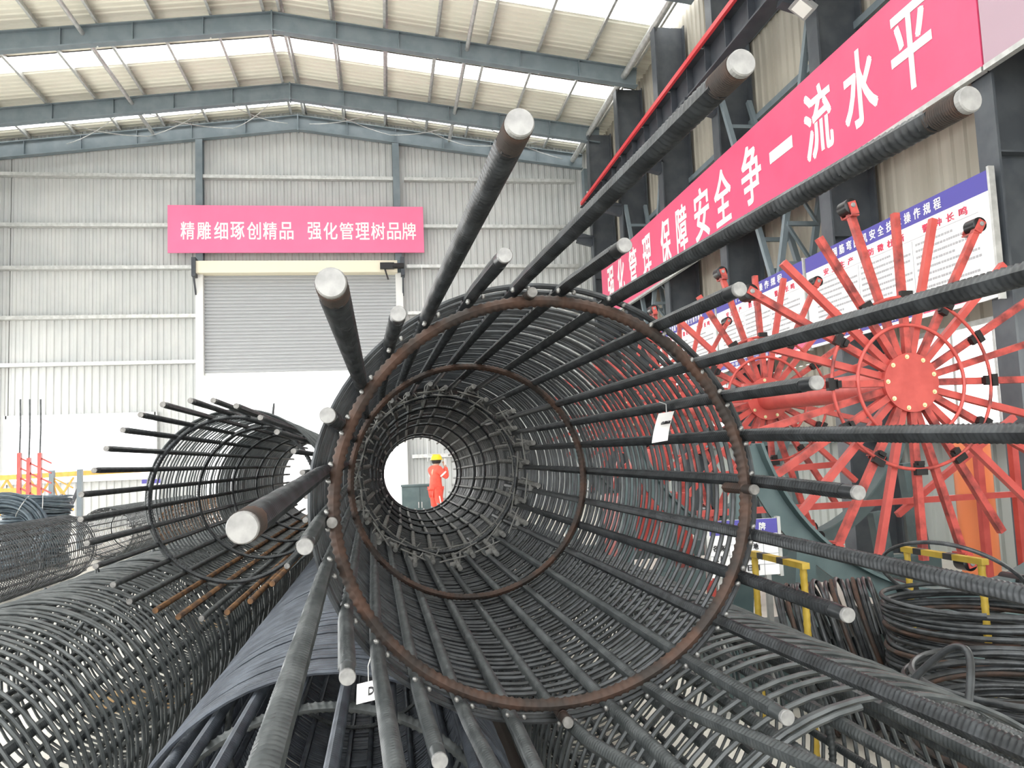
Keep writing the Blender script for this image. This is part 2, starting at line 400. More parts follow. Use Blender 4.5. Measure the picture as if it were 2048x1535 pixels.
# right wall banner
BX = 6.4
t = thing('banner', (BX, 15, 5.55), 'long pink slogan banner on the right-hand wall under the crane beam', 'banner')
b = MB(); b.box(BX, BX+.05, 7.6, 23.2, 5.52, 7.1); obj('banner_sheet', b, PINK, t)
b = MB(); b.box(BX-.015, BX+.06, 7.6, 23.2, 5.47, 5.53); obj('edge_strip', b, GALV, t)
b = MB()
for ch, x, y in zip('强化管理保障安全争一流水平', (1222, 1242, 1266, 1294, 1331, 1363, 1403, 1445, 1502, 1562, 1637, 1721, 1822),
                    (560, 545, 525, 505, 470, 445, 415, 385, 340, 300, 250, 190, 95)):
    c = at(x, y, X=BX)[1]; w = .62 if c > 16 else .74
    put_text(b, ch, (BX-.004, c+w/2, 5.82), (0, -1, 0), (0, 0, 1), w, 1.02, .026)
obj('lettering', b, WHITE, t)
t = thing('banner', (BX, 5.5, 5.5), 'plain mauve banner next along the right-hand wall beyond the pink one', 'banner')
b = MB(); b.box(BX, BX+.05, 3.5, 7.57, 5.52, 7.1); obj('banner_sheet', b, MAUVE, t)
b = MB(); b.box(BX-.015, BX+.06, 3.5, 7.57, 5.47, 5.53); obj('edge_strip', b, GALV, t)
# rule boards
def rule_board(y0, y1, title, sub, label):
    """y0 far (left edge), y1 near (right edge)"""
    t = thing('notice_board', (BX, (y0+y1)/2, 3.05), label, 'board', 'operating rule boards'); w = y0-y1
    b = MB(); b.box(BX, BX+.04, y1, y0, 3.05, 4.42); obj('panel', b, BOARD, t)
    b = MB(); b.box(BX-.004, BX, y1, y0, 4.2, 4.42); obj('header_band', b, BLUE, t)
    b = MB(); b.box(BX-.004, BX, y1+w*.33, y0, 3.09, 3.19); obj('footer_band', b, BLUE, t)
    b = MB(); b.add([(BX-.004, y1, 3.09), (BX-.004, y1+w*.32, 3.09), (BX-.004, y1+w*.29, 3.24), (BX-.004, y1, 3.24)], [(0, 1, 2, 3)]); obj('pink_footer', b, PINK, t)
    b = MB(); n = len(title); a0 = y0-w*.20; st = w*.62/n
    for i, ch in enumerate(title): put_text(b, ch, (BX-.006, a0-i*st, 4.245), (0, -1, 0), (0, 0, 1), st*.66, .13)
    obj('title_lettering', b, WHITE, t)
    b = MB(); groups = sub.split(); 
    for g, word in enumerate(groups):
        for i, ch in enumerate(word): put_text(b, ch, (BX-.004, y0-w*(.13+.29*g)-i*w*.055, 4.045), (0, -1, 0), (0, 0, 1), w*.034, .095, .012)
    obj('motto_lettering', b, REDTXT, t)
    b = MB(); rows = 9; cols = 3
    for c in range(cols):
        ya = y0-w*(.07+.30*c)
        for r in range(rows):
            z = 3.95-r*.078; x = 0; ln = w*.27*(1 if r % 3 else .62)
            while x < ln:
                q = .03+.03*random.random(); b.box(BX-.004, BX, ya-x-q*.75, ya-x, z-.028, z); x += q
    tag(obj('rule_text', b, GREYTXT, t), kind='stuff')
    b = MB()
    b.box(BX-.003, BX, y1+w*.05, y0-w*.05, 4.012, 4.018)
    for yy in (y0-w*.355, y0-w*.655): b.box(BX-.003, BX, yy-.004, yy+.004, 3.3, 4.0)
    obj('rule_lines', b, GREYTXT, t)
    b = MB(); st = w*.45/9
    for i, ch in enumerate('中铁地铁-7标项目'): put_text(b, ch, (BX-.006, y0-w*.16-i*st, 3.105 if ch != '-' else 3.13), (0, -1, 0), (0, 0, 1), st*.7, .065 if ch != '-' else .012, .012)
    obj('footer_lettering', b, WHITE, t)
    b = MB(); b.box(BX-.02, BX+.05, y1-.035, y1, 3.02, 4.45); obj('edge_frame', b, GALV, t)
rule_board(11.55, 7.66, '钢筋弯曲机安全技术操作规程', '安全生产 防微杜渐 警钟长鸣', 'white rule board with blue header on the right-hand wall, nearest of three')
rule_board(15.0, 11.62, '龙门吊安全操作规程', '安全生产 防微杜渐 警钟长鸣', 'white rule board with blue header on the right-hand wall, middle of three')
rule_board(18.5, 15.06, '二氧化碳气体保护焊安全操作规程', '安全生产 防微杜渐 警钟长鸣', 'white rule board with blue header on the right-hand wall, farthest of three')

# ---------------------------------------------------------------- right side steel: columns, crane beam, rail, braces
wn = ['near the camera beside the mauve banner', 'at the near end of the rule boards', 'behind the first rule board joint', 'fourth back, behind the banner middle', 'fifth back along the banner', 'sixth back at the banner far end', 'last before the end wall corner']
for y, s in zip(colY, wn):
    b = MB(); zt = roof(7.0)-.45
    b.box(6.5, 6.53, y-.15, y+.15, 0, zt); b.box(7.22, 7.25, y-.15, y+.15, 0, zt); b.box(6.52, 7.23, y-.012, y+.012, 0, zt)
    for z in (2.2, 4.6, 7.0): b.box(6.52, 7.23, y-.14, y+.14, z, z+.02)
    o = solo('hall_column', b, COLP, 'dark steel hall column on the right-hand wall, '+s, 'column', 'right side columns')
    b = MB(); b.bar((6.05, y, 8.33), (6.52, y, 8.2), .2, .3); b.box(5.85, 6.55, y-.15, y+.15, 8.3, 8.36); obj('crane_corbel', b, FRAME_DK, o)
b = MB(); b.box(5.9, 6.2, -12, 23.4, 8.36, 8.39); b.box(5.9, 6.2, -12, 23.4, 8.93, 8.96); b.box(6.04, 6.06, -12, 23.4, 8.38, 8.94)
o = solo('crane_runway_beam', b, FRAME_DK, 'dark steel crane runway beam along the right-hand columns', 'beam')
b = MB()
for y in np.arange(2, 23.3, .9): b.box(5.92, 6.18, y-.01, y+.01, 8.39, 8.93)
obj('web_stiffeners', b, FRAME_DK, o); o.children[0].name = 'web_stiffener'
b = MB(); b.box(6.02, 6.08, -12, 23.4, 8.96, 9.05); obj('crane_rail', b, STEEL_GREY, o)
t = thing('conductor_rail', (5.82, 10, 8.9), 'thin red conductor rail running beside the crane beam', 'rail')
b = MB(); b.box(5.79, 5.85, -12, 22.9, 8.86, 8.95); obj('red_casing', b, RAILRED, t)
b = MB()
for y in np.arange(3, 22.9, 1.8): b.box(5.8, 5.95, y-.02, y+.02, 8.92, 8.96)
obj('hanger', b, GALV, t)
def vbrace(ya, yb, zt, zb, nm):
    b = MB(); X = 6.95; ym = (ya+yb)/2
    for x in (6.6, 7.15):
        b.bar((x, ya, zt), (x, ym+.06, zb), .09, .09); b.bar((x, yb, zt), (x, ym-.06, zb), .09, .09)
    for k in range(1, 7):
        f = k/7
        for yy in (ya+(ym-ya)*f, yb+(ym-yb)*f): b.bar((6.6, yy, zt+(zb-zt)*f), (7.15, yy, zt+(zb-zt)*f), .07, .07)
        b.bar((6.6, ya+(ym-ya)*f, zt+(zb-zt)*f), (7.15, ya+(ym-ya)*(k+1)/7, zt+(zb-zt)*(k+1)/7), .05, .05)
    solo('column_brace', b, FRAME, nm, 'brace', 'lattice column braces')
vbrace(11.2, 14.6, 8.3, 4.0, 'V shaped lattice brace between columns above the middle rule board')
vbrace(18.15, 21.15, 8.3, 4.0, 'V shaped lattice brace between columns behind the banner far half')
for i, z in enumerate((4.7, 6.9, 7.9, 9.6)):
    b = MB(); b.box(7.18, 7.3, YF, YB-.1, z-.06, z+.06); solo('wall_girt', b, FRAME, 'grey horizontal girt on the right-hand wall, %s from below' % ORD[i], 'girt', 'right wall girts')
b = MB(); b.box(6.9, 7.3, YF, YB-.1, 1.62, 1.74); solo('wall_girt', b, GREEN, 'green grey ledge girt under the right-hand windows', 'girt', 'right wall girts')
# floodlight
p = at(1606, 14, X=6.1)
t = thing('floodlight', p, 'square grey floodlight hanging below the crane beam', 'lamp')
a, c, d = np.array([.0, -1, -.0]), np.array([-.80, 0, .6]), np.array([-.6, 0, -.8])
def slab(b, c0, ex, ey, ez, sx, sy, sz):
    v = [c0+i*ex*sx/2+j*ey*sy/2+k*ez*sz/2 for i in (-1, 1) for j in (-1, 1) for k in (-1, 1)]
    b.add(v, [(0, 1, 3, 2), (4, 6, 7, 5), (0, 4, 5, 1), (2, 3, 7, 6), (0, 2, 6, 4), (1, 5, 7, 3)])
b = MB(); slab(b, p, a, c, d, .34, .30, .07); obj('lamp_housing', b, mat('lamp_grey', (.25, .26, .26), .5), t)
b = MB(); slab(b, p+d*.038, a, c, d, .26, .22, .008); obj('lamp_glass', b, GLASSM, t)
b = MB(); b.bar(p+a*.19, p+a*.19-d*.2+np.array([0, 0, .1]), .03, .02); b.bar(p-a*.19, p-a*.19-d*.2+np.array([0, 0, .1]), .03, .02); b.bar(p+a*.2-d*.2+np.array([0, 0, .1]), p-a*.2-d*.2+np.array([0, 0, .1]), .03, .02)
b.bar(p-d*.2+np.array([0, 0, .1]), p-d*.2+np.array([.1, 0, .6]), .03); obj('mounting_bracket', b, FRAME_DK, t)
# junction box at the end wall corner
p = at(1175, 370, Y=26.4); t = thing('junction_box', p, 'dark electrical box on the end wall corner by the crane beam end', 'box')
b = MB(); b.box(p[0]-.16, p[0]+.16, 26.2, 26.55, p[2]-.55, p[2]+.5); obj('enclosure', b, FRAME, t)
b = MB(); b.box(p[0]-.1, p[0]+.12, 26.19, 26.2, p[2]-.35, p[2]-.28); obj('white_label', b, WHITE, t)
b = MB(); b.tube([(p[0]+.1, 26.3, p[2]-.5), (p[0]+.16, 26.3, p[2]-1.8), (p[0]+.35, 26.3, p[2]-3.4)], .02, 6); obj('cable', b, WHITE, t)

# ---------------------------------------------------------------- rebar cages
_cache = {}
def bar_mesh(length, r, m, ribs=True, k=12):
    key = ('bar', round(length, 2), r, m.name, ribs)
    if key not in _cache:
        b = MB()
        if ribs:
            pitch = .0105; n = int(length/pitch*4); ys = np.linspace(0, length, n)
            rr = np.where(ys < .05, r*.94, r)
            pts = np.stack([ys*0, ys, ys*0], 1)
            # a short turned end without ribs
            q = ys < .045
            b.tube(pts[q], r*.97, k, ref=(1, 0, 0)); b.tube(pts[~q], r*.92, k, ref=(1, 0, 0), ribs=(pitch, r*.18, r*.19))
        else:
            b.tube([(0, 0, 0), (0, length, 0)], r, 8, ref=(1, 0, 0))
        _cache[key] = b.mesh('main_bar', m, True)
    return _cache[key]
def end_mesh(r, m):
    key = ('end', r, m.name)
    if key not in _cache:
        b = MB(); b.lathe((0, 0, 0), (0, 1, 0), [(-.0015, r*.9), (0, r*.985), (.006, r*.985)], 24)
        _cache[key] = b.mesh('sawn_end', m, False)
    return _cache[key]
def ring_mesh(R, r, m, ribs=True):
    key = ('ring', R, r, m.name, ribs)
    if key not in _cache:
        b = MB(); n = int(2*PI*R/.016*4) if ribs else 96
        th = np.arange(n)*2*PI/n
        b.tube(np.stack([R*np.cos(th), th*0, R*np.sin(th)], 1), r, 10 if ribs else 8, ref=(0, 1, 0), closed=True, ribs=(2*PI*R/round(2*PI*R/.016), r*.26, r*.16) if ribs else None)
        _cache[key] = b.mesh('stiffener_ring', m, True)
    return _cache[key]
def spiral(axis, y0, y1, pitch, R, r, seed=0, tight=2.5, k=6, seg=60, jit=.004, oval=1.0):
    """continuous helix; a few touching turns at the near end"""
    rg = np.random.default_rng(seed); turns = []; y = y0
    n = 0
    while y < y1:
        turns.append(y); y += (r*2.3 if n < tight else pitch*(1+rg.uniform(-.12, .12))); n += 1
    ty = np.interp(np.arange((len(turns)-1)*seg+1)/seg, np.arange(len(turns)), turns)
    th = np.arange(len(ty))*2*PI/seg+seed
    rad = R+jit*np.interp(np.arange(len(ty))/seg*3, np.arange(len(turns)*3+1), rg.uniform(-1, 1, len(turns)*3+1))
    cx = np.interp(ty, [a[0] for a in axis], [a[1] for a in axis]); cz = np.interp(ty, [a[0] for a in axis], [a[2] for a in axis])
    pts = np.stack([cx+rad*np.cos(th), ty, cz+rad*np.sin(th)*(oval+(1-oval)*np.clip((ty-y0)/3, 0, 1))], 1)
    b = MB(); b.tube(pts, r, k, ref=(0, 1, 0)); return b
def along(axis, y):
    return np.array([np.interp(y, [a[0] for a in axis], [a[1] for a in axis]), y, np.interp(y, [a[0] for a in axis], [a[2] for a in axis])])
def put_bar(root, p0, dirv, length, r, m, mend, roll, label=None, ribs=True, end=True, endlab=None):
    o = link('main_bar', bar_mesh(length, r, m, ribs), root)
    dv = Vector(dirv).normalized(); q = Vector((0, 1, 0)).rotation_difference(dv)
    o.rotation_mode = 'QUATERNION'; o.rotation_quaternion = q @ Matrix.Rotation(roll, 3, 'Y').to_quaternion()
    o.location = [float(v) for v in (np.array(p0)-np.array(root.location))]
    if label: o['label'] = label
    if end:
        e = link('sawn_end', end_mesh(r, mend), o); e.rotation_euler = (0, random.random()*6, 0)
        if endlab: e['label'] = endlab
    return o
def put_ring(root, c, R, r, m, label=None, ribs=True):
    o = link('stiffener_ring', ring_mesh(R, r, m, ribs), root, np.array(c)-np.array(root.location)); o.rotation_euler = (0, random.random()*6, 0)
    if label: o['label'] = label
    return o
RR, RB, RS = .43, .455, .479       # ring, main bar and spiral radii
# ---- the cage looked into
AX = [(.5, 0, 0), (1.68, 0, 0), (3.05, 0, 0), (4.3, 0, 0), (5.6, 0, 0), (7.4, 0, 0), (9.75, 0, 0), (10.6, 0, 0)]
c1 = at(1095, 996, Y=1.68); c2 = at(939, 960, Y=3.05); sl = (c2-c1)/(3.05-1.68)
c3 = at(871, 939.5, Y=5.65); c5 = at(841, 946.5, Y=9.75)
AX = [(.5, *(c1+sl*(.5-1.68))[[0, 2]]), (1.68, c1[0], c1[2]), (3.05, c2[0], c2[2]), (4.4, *(c1+sl*(4.4-1.68))[[0, 2]]), (5.65, c3[0], c3[2]), (9.75, c5[0], c5[2]), (10.6, *(c5+(c5-c3)/4.1*.85)[[0, 2]])]
T2 = thing('rebar_cage', (c1[0], 5, .97), 'large open dark rebar cage in the middle, seen straight through its near mouth', 'rebar cage', 'rebar cages')
cross = [(733, 770), (790, 690), (862, 640), (950, 600), (1040, 580), (1130, 585), (1230, 605), (1312, 660), (1390, 733), (1443, 797), (1483, 872), (1500, 962), (1500, 1068), (1477, 1150), (1440, 1240), (1380, 1318), (1305, 1380), (1225, 1407), (1133, 1441), (1030, 1428), (928, 1402), (844, 1365), (764, 1293), (703, 1224), (665, 1133), (655, 1040), (660, 945), (690, 850)]
EX = .026/2
OV = .955      # the mouth has sagged slightly oval
AN = []; CRS = []
for i, (x, y) in enumerate(cross):
    p = at(x, y, Y=1.68)-c1; AN.append(math.atan2(p[2], p[0])); CRS.append(p)
sdir = np.array([sl[0], 1.0, sl[2]])
# where each bar's near end shows, or a point it passes on its way out of view
ENDS = {0: (662, 565), 1: (797, 627), 2: (1040, 245), 3: (1010, 510), 4: (1485, 125), 5: (1250, 490), 6: (1940, 198), 7: (1480, 578), 9: (1635, 765), 11: (1718, 985), 13: (1697, 1230), 15: (1575, 1435),
        21: (880, 1522), 23: (695, 1354), 25: (610, 1093), 26: (485, 1055), 27: (655, 830)}
PASS = {8: (2048, 548), 10: (2048, 866), 12: (2048, 1190), 14: (2048, 1500), 16: (1640, 1535), 17: (1350, 1535), 18: (1240, 1520), 19: (1070, 1535), 20: (985, 1535), 22: (790, 1535), 24: (530, 1535)}
def bent_bar(root, pts, r, m, mend):
    """one bar along a gently bent line; ribs on the near part"""
    pts = np.array(pts); L0 = np.array(root.location); p0 = pts[0]
    seg = np.r_[0, np.cumsum(np.linalg.norm(np.diff(pts, axis=0), axis=1))]; tot = seg[-1]
    pitch = .0105; nr = min(2.4, tot); st = np.r_[np.linspace(.045, nr, int(nr/pitch*4)), np.linspace(nr, tot, 24)[1:]]
    f = lambda q: np.stack([np.interp(q, seg, pts[:, i]) for i in range(3)], 1)-p0
    b = MB(); b.tube(f(np.array([0, .02, .044])), r*.97, 12, ref=(1, 0, .3))
    a = random.uniform(-.6, .6); b.tube(f(st), r*.92, 12, ref=(math.cos(a), 0, math.sin(a)), ribs=(pitch, r*.18, r*.19))
    o = link('main_bar', b.mesh('main_bar', m, True), root, p0-L0)
    if tot > 4:
        c = MB(); dd = (pts[1]-pts[0])/np.linalg.norm(pts[1]-pts[0]); c.tube([dd*q for q in np.arange(.007, .052, .00075)], r*1.0+np.where(np.arange(60) % 4 < 2, .0006, -.0004), 14)
        c = link('thread_collar', c.mesh('thread_collar', RUST, True), o); c['label'] = 'brownish threaded end of the bar'
    e = link('sawn_end', end_mesh(r, mend), o); e['label'] = 'bright sawn bar end'
    d = Vector(pts[1]-pts[0]).normalized(); e.rotation_mode = 'QUATERNION'; e.rotation_quaternion = Vector((0, 1, 0)).rotation_difference(d)
    return o
for i, a in enumerate(AN):
    rad = CRS[i]+np.array([math.cos(a), 0, math.sin(a)])*.014; pr = c1+rad
    ye = (.675 if i % 2 == 0 else 1.30) if i in ENDS else (.52 if i % 2 == 0 else 1.15)
    if i in ENDS: pe = at(*ENDS[i], Y=ye)
    else:
        best = min(np.linspace(.5, 1.6, 111), key=lambda y: np.linalg.norm(at(*PASS[i], Y=y)-(pr+sdir*(y-1.68))))
        q = at(*PASS[i], Y=best); pe = pr+(q-pr)*(1.68-ye)/(1.68-best)
    yl = 5.0-(i % 2)*.3
    bent_bar(T2, [pe, pe+(pr-pe)*.9, pr+sdir*.15]+[pr+sdir*(y-1.68) for y in (2.4, 3.2, yl)], EX, STEEL if i < 15 or i > 25 else STEEL_GREY, CUT)  # lower bars get a lighter steel, painting in light from above
# welds where bars meet the mouth ring
b = MB(); b.lathe((0, 0, 0), (0, 0, 1), [(-.006, .0015), (-.003, .0045), (.003, .0045), (.006, .0015)], 7); wm = b.mesh('weld_bead', WELD, True)
for a in AN:
    for q in (-.028, .028):
        p = c1+np.array([math.cos(a), 0, math.sin(a)])*np.linalg.norm(CRS[AN.index(a)])+np.array([-math.sin(a), 0, math.cos(a)])*q*.6+np.array([0, -.010, 0])
        o = link('weld_bead', wm, T2, p-np.array(T2.location)); o.rotation_euler = (.4, random.random(), a)
for o in (put_ring(T2, c1, RR, .0115, RUST, 'rusty brown mouth ring'), put_ring(T2, c2, RR, .011, RUST, 'rusty brown ring')):
    o.rotation_euler = (0, 0, 0); o.scale = (1, 1, OV if o['label'].endswith('mouth ring') else .98); put_ring(T2, along(AX, 4.45), RR-.015, .010, STEEL)
for y in (5.65, 6.55, 7.45, 9.15, 9.75): put_ring(T2, along(AX, y), RR, .0105, STEEL)
for x, y in ((1060, 590), (1130, 1436), (666, 1043), (1497, 978)):
    p = at(x, y, Y=1.66)
    o = put_bar(T2, p+np.array([0, -.03, 0]), sdir, .14, .011, RUST, CUT_DULL, 0, 'short rusty stub bar'); o.name = 'stub_bar'
fdir = (c5-c3)/4.1
for i, a in enumerate(AN):
    a2 = a+.062; rad = np.array([math.cos(a2), 0, math.sin(a2)])*(RB-.012)
    ys = 3.95+(.28 if i % 2 else 0)
    q0 = along(AX, ys)+rad; q1 = along(AX, 10.5)+rad; mid = along(AX, 5.65)+rad
    put_bar(T2, q0, mid-q0, float(np.linalg.norm(mid-q0)), .0125, DUSTY, DUSTY, a, endlab='dull sawn bar end')
    put_bar(T2, mid, q1-mid, float(np.linalg.norm(q1-mid)), .012, DUSTY, CUT_DULL, a, ribs=False, end=False)
# splice clips: bent tie rods across each lapped pair of bars
def clip_mesh():
    b = MB()
    b.tube([(-.045, 0, -.05), (-.03, 0, .012), (-.012, 0, .026), (.014, 0, .026), (.03, 0, .012), (.04, 0, -.02)], .0042, 6, ref=(0, 1, 0))
    b.tube([(-.075, -.006, -.022), (.07, -.012, -.018)], .0042, 6, ref=(0, 1, 0))
    b.box(-.018, .018, -.012, .012, -.006, .02)
    return b.mesh('splice_clip', DUSTY)
cm = clip_mesh()
for i, a in enumerate(AN):
    for y in (4.12+.28*(i % 2), 4.62):
        p = along(AX, y)+np.array([math.cos(a+.03), 0, math.sin(a+.03)])*(RB-.02)
        o = link('splice_clip', cm, T2, p-np.array(T2.location)); o.rotation_euler = (random.uniform(-.2, .2), -a+PI/2+random.uniform(-.2, .2), random.uniform(-.15, .15)); o.scale = (.95, .95, .95)
obj('spiral_hoop', spiral(AX, 1.735, 4.9, .050, RS, .0055, 3, seg=90, oval=OV), STEEL, T2, True)
obj('spiral_hoop', spiral(AX, 4.5, 10.35, .034, RS-.006, .0062, 4, seg=48, tight=3), STEEL, T2, True)
# ---- neighbours in the pile
def cage(label, ax, y0, ys, y1, rings, pitch, ends, m, mring, n=28, phase=0.0, seed=0, ribs_len=True, seg=60, mend=CUT, rs=.0055, tight=2.5, rust=None, barr=EX, rad=1.0, jit=.004, dense=None):
    root = thing('rebar_cage', (ax[0][1], (ys+y1)/2, ax[0][2]-RS*rad), label, 'rebar cage', 'rebar cages')
    for i in range(n):
        a = phase+i*2*PI/n; rv = np.array([math.cos(a), 0, math.sin(a)])*RB*rad
        ye = ends(i, a); p0 = along(ax, ye)+rv; p1 = along(ax, y1)+rv
        rb = bool(rust and rust(a))
        ln = round(float(np.linalg.norm(p1-p0))*4)/4
        put_bar(root, p0, p1-p0, ln, barr, RUST_LIGHT if rb else m, RUST_LIGHT if rb else mend, random.uniform(0, 6), ribs=ribs_len, label='rust coated bar' if rb else None)
    for y in rings: put_ring(root, along(ax, y), RR*rad, .0105, mring)
    if dense: obj('spiral_hoop', spiral(ax, ys, dense, pitch, RS*rad, rs, seed, seg=seg, tight=tight, jit=jit), m, root, True); ys, pitch = dense-.1, .034
    obj('spiral_hoop', spiral(ax, ys, y1-.3, pitch, RS*rad, rs, seed, seg=seg, tight=tight, jit=jit), m, root, True)
    return root
t1c = at(468, 997, Y=4.56)
AXT1 = [(3, t1c[0], t1c[2]), (11, t1c[0]+.02, t1c[2])]
def _t1rust(a):
    d = math.degrees(a) % 360; return 235 < d < 330
T1 = cage('rebar cage with long protruding bars on top of the pile at its left-hand side', AXT1, 3.4, 4.68, 10.8, (4.56, 5.7, 6.9, 8.1, 9.2), .082, lambda i, a: 3.68+random.uniform(-.05, .05), STEEL_GREY, STEEL, phase=.06, seed=5, mend=CUT_DULL, rust=lambda a: _t1rust(a) and random.random() < .75, barr=.0125, dense=6.6)
AXB = [(0, -.16, .60), (11, -.16, .60)]
CB = cage('bluish rebar cage in the bottom row, under and between the two upper cages', AXB, 1.2, 2.0, 10.6, (1.9, 3.2, 4.6, 6.0, 8.0), .026, lambda i, a: 1.3-(.45 if i % 2 else 0), STEEL_BLUE, STEEL_GREY, phase=.1, seed=6, tight=3, rs=.0062)
AXC = [(0, .925, .60), (11, .925, .60)]
CCg = cage('bottom row rebar cage at the right, between the open cage and the hoop stacks', AXC, .7, 1.46, 10.6, (1.2, 2.5, 3.9, 5.3, 8.0), .066, lambda i, a: .95-(.5 if i % 2 else 0), STEEL_GREY, STEEL_GREY, phase=.02, seed=8, tight=1.5, rs=.0062)
AXA = [(0, -1.36, .60), (11, -1.36, .60)]
CA = cage('widely wound rebar cage filling the lower left corner of the pile', AXA, .3, .75, 10.6, (.9, 2.2, 3.6, 5.0, 6.5, 8.0), .060, lambda i, a: .45, STEEL_GREY, STEEL_GREY, phase=.15, seed=9, rs=.0068, jit=.008)
# spacer ears standing on the cages
for (ax, nm, root) in ((AXA, 'A', CA), (AXC, 'C', CCg), (AXT1, 'T', T1)):
    pass
def ear(root, p, tang, rad, h=.05, w=.10, r=.006, m=STEEL_GREY):
    b = MB(); p = np.array(p, float); tang = np.array(tang, float); rad = np.array(rad, float)
    pts = [p-tang*w/2, p-tang*w*.42+rad*h*.6, p-tang*w*.2+rad*h, p+tang*w*.2+rad*h, p+tang*w*.42+rad*h*.6, p+tang*w/2]
    u_ = np.linspace(-1, 1, 19); pts = np.array([p+tang*w/2*q*(1-.25*(1-q*q))+rad*h*(1-abs(q)**2.6) for q in u_])
    b.tube(pts, r, 8); obj('spacer_ear', b, m, root, True)
Yx = np.array([0, 1.0, 0])
for y in (3.2, 4.4, 5.4, 6.6):
    for a in (1.0, 1.7, 2.2):
        rv = np.array([math.cos(a), 0, math.sin(a)]); ear(CA, along(AXA, y)+rv*RS, Yx, rv, .035, .05, .005)
a = .95; rv = np.array([math.cos(a), 0, math.sin(a)]); ear(CCg, along(AXC, 1.74)+rv*RS, Yx, rv, .12, .2, .009, STEEL)
a = 1.45; rv = np.array([math.cos(a), 0, math.sin(a)]); ear(T1, along(AXT1, 5.6)+rv*RS, Yx, rv, .1, .05)
# far cages on the floor across the aisle
AXD = [(5, -5.0, .49), (14.2, -4.92, .49)]
CD = cage('grey rebar cage lying on the floor across the aisle at the left', AXD, 6, 6, 14.1, (6.2, 7.6, 9, 10.4, 11.8, 13.75), .075, lambda i, a: 6.0, STEEL, STEEL, rs=.0065, seed=11, ribs_len=False, seg=48, n=24)
AXE = [(14.6, -5.15, .49), (23.5, -5.1, .49)]
cage('grey rebar cage on the floor beyond the first one, near the wire coils', AXE, 16.2, 16.3, 23, (16.5, 18, 19.5, 21, 22.6), .07, lambda i, a: 16.2, STEEL_GREY, STEEL_GREY, seed=12, ribs_len=False, seg=40, n=24)
AXF = [(14.6, -3.95, .49), (23.5, -3.9, .49)]
cage('rust tinted rebar cage on the floor behind the aisle, beside the grey ones', AXF, 17, 17, 23, (17.2, 18.6, 20, 22.6), .09, lambda i, a: 16.9, RUST_LIGHT, STEEL_GREY, seed=13, ribs_len=False, seg=40, n=24)
# timber sleepers under the pile
for i, y in enumerate((1.4, 3.4, 6.0, 8.8)):
    b = MB(); b.box(-2.0, 1.75, y-.07, y+.07, 0 if i in (0, 3) else .1, .12) if i in (0, 3) else b.box(-2.0, .39, y-.07, y+.07, 0, .12)
    solo('timber_sleeper', b, WOOD, 'timber sleeper under the cage pile, %s from the front' % ORD[i], 'timber', 'sleepers under the cages')
b = MB(); b.add([(.40, 1.6, 0), (.78, 1.6, 0), (.78, 8.6, 0), (.40, 8.6, 0), (.42, 1.6, .1), (.76, 1.6, .1), (.76, 8.6, .1), (.42, 8.6, .1)], [(3, 2, 1, 0), (4, 5, 6, 7), (0, 1, 5, 4), (1, 2, 6, 5), (2, 3, 7, 6), (3, 0, 4, 7)])  # batten widened and shifted to darken the bright floor between the cages
solo('shade_timber_batten', b, mat('dark_timber', (.055, .047, .040), .75, 0, (.09, .078, .066), 5, stretch=(6, .3, 6)), 'dark timber batten widened as floor shade between the bluish cage and the right-hand bottom cage', 'timber')
# yellow plank crate under the right cage
for i in range(6):
    b = MB(); x = 1.02+i*.062; b.box(x, x+.052, .9, 2.1, .0, .10); solo('timber_plank', b, YWOOD, 'yellowish plank on the floor beneath the right-hand bottom cage, %s from the left' % ORD[i], 'plank', 'yellow planks')
# hanging paper tags
def paper_tag(a, b2, w, label, texts, wire):
    a = np.array(a); b2 = np.array(b2); d = b2-a; sd = np.array([1.0, .15, .12]); sd /= np.linalg.norm(sd)
    t = thing('paper_tag', a, label, 'tag'); m = MB()
    nrm = np.cross(sd, d/np.linalg.norm(d)); nrm /= np.linalg.norm(nrm)
    P = []
    for f in np.linspace(0, 1, 7):
        c = a+d*f+nrm*.006*math.sin(f*3); P.append([c-sd*w/2, c+sd*w/2, c+sd*w/2+nrm*.0008, c-sd*w/2+nrm*.0008])
    m.grid(np.array(P)); obj('card', m, WHITE, t)
    m = MB(); ln = np.linalg.norm(d)
    up = -d/ln; n2 = np.cross(sd, up); s = 1 if n2 @ (CC-a) > 0 else -1
    for s0, fx, fy, ww, hh in texts: put_text(m, s0, a+d*fy+sd*(fx-.5)*w+n2*s*.008, sd, up, ww, hh, .01)
    obj('print', m, BLACKTXT, t)
    m = MB(); m.tube(wire, .0012, 5); obj('tie_wire', m, GALV, t)
p = at(1333, 824, Y=1.98); q = at(1320, 883, Y=1.97)
paper_tag(p, q, .044, 'white inspection tag hanging on the bars at the right of the open cage', [('合', .22, .42, .008, .008), ('格', .42, .42, .008, .008), ('证', .62, .42, .008, .008)], [p, p+np.array([0, 0, .02]), at(1318, 803, Y=1.99)])
p = at(737, 1362, Y=1.72); q = at(736, 1402, Y=1.70)
paper_tag(p, q, .046, 'white card tag with letter D behind the bars of the bottom middle cage', [('D', .5, .75, .011, .014)], [p, p+np.array([0, 0, .03]), p+np.array([.01, 0, .06])])

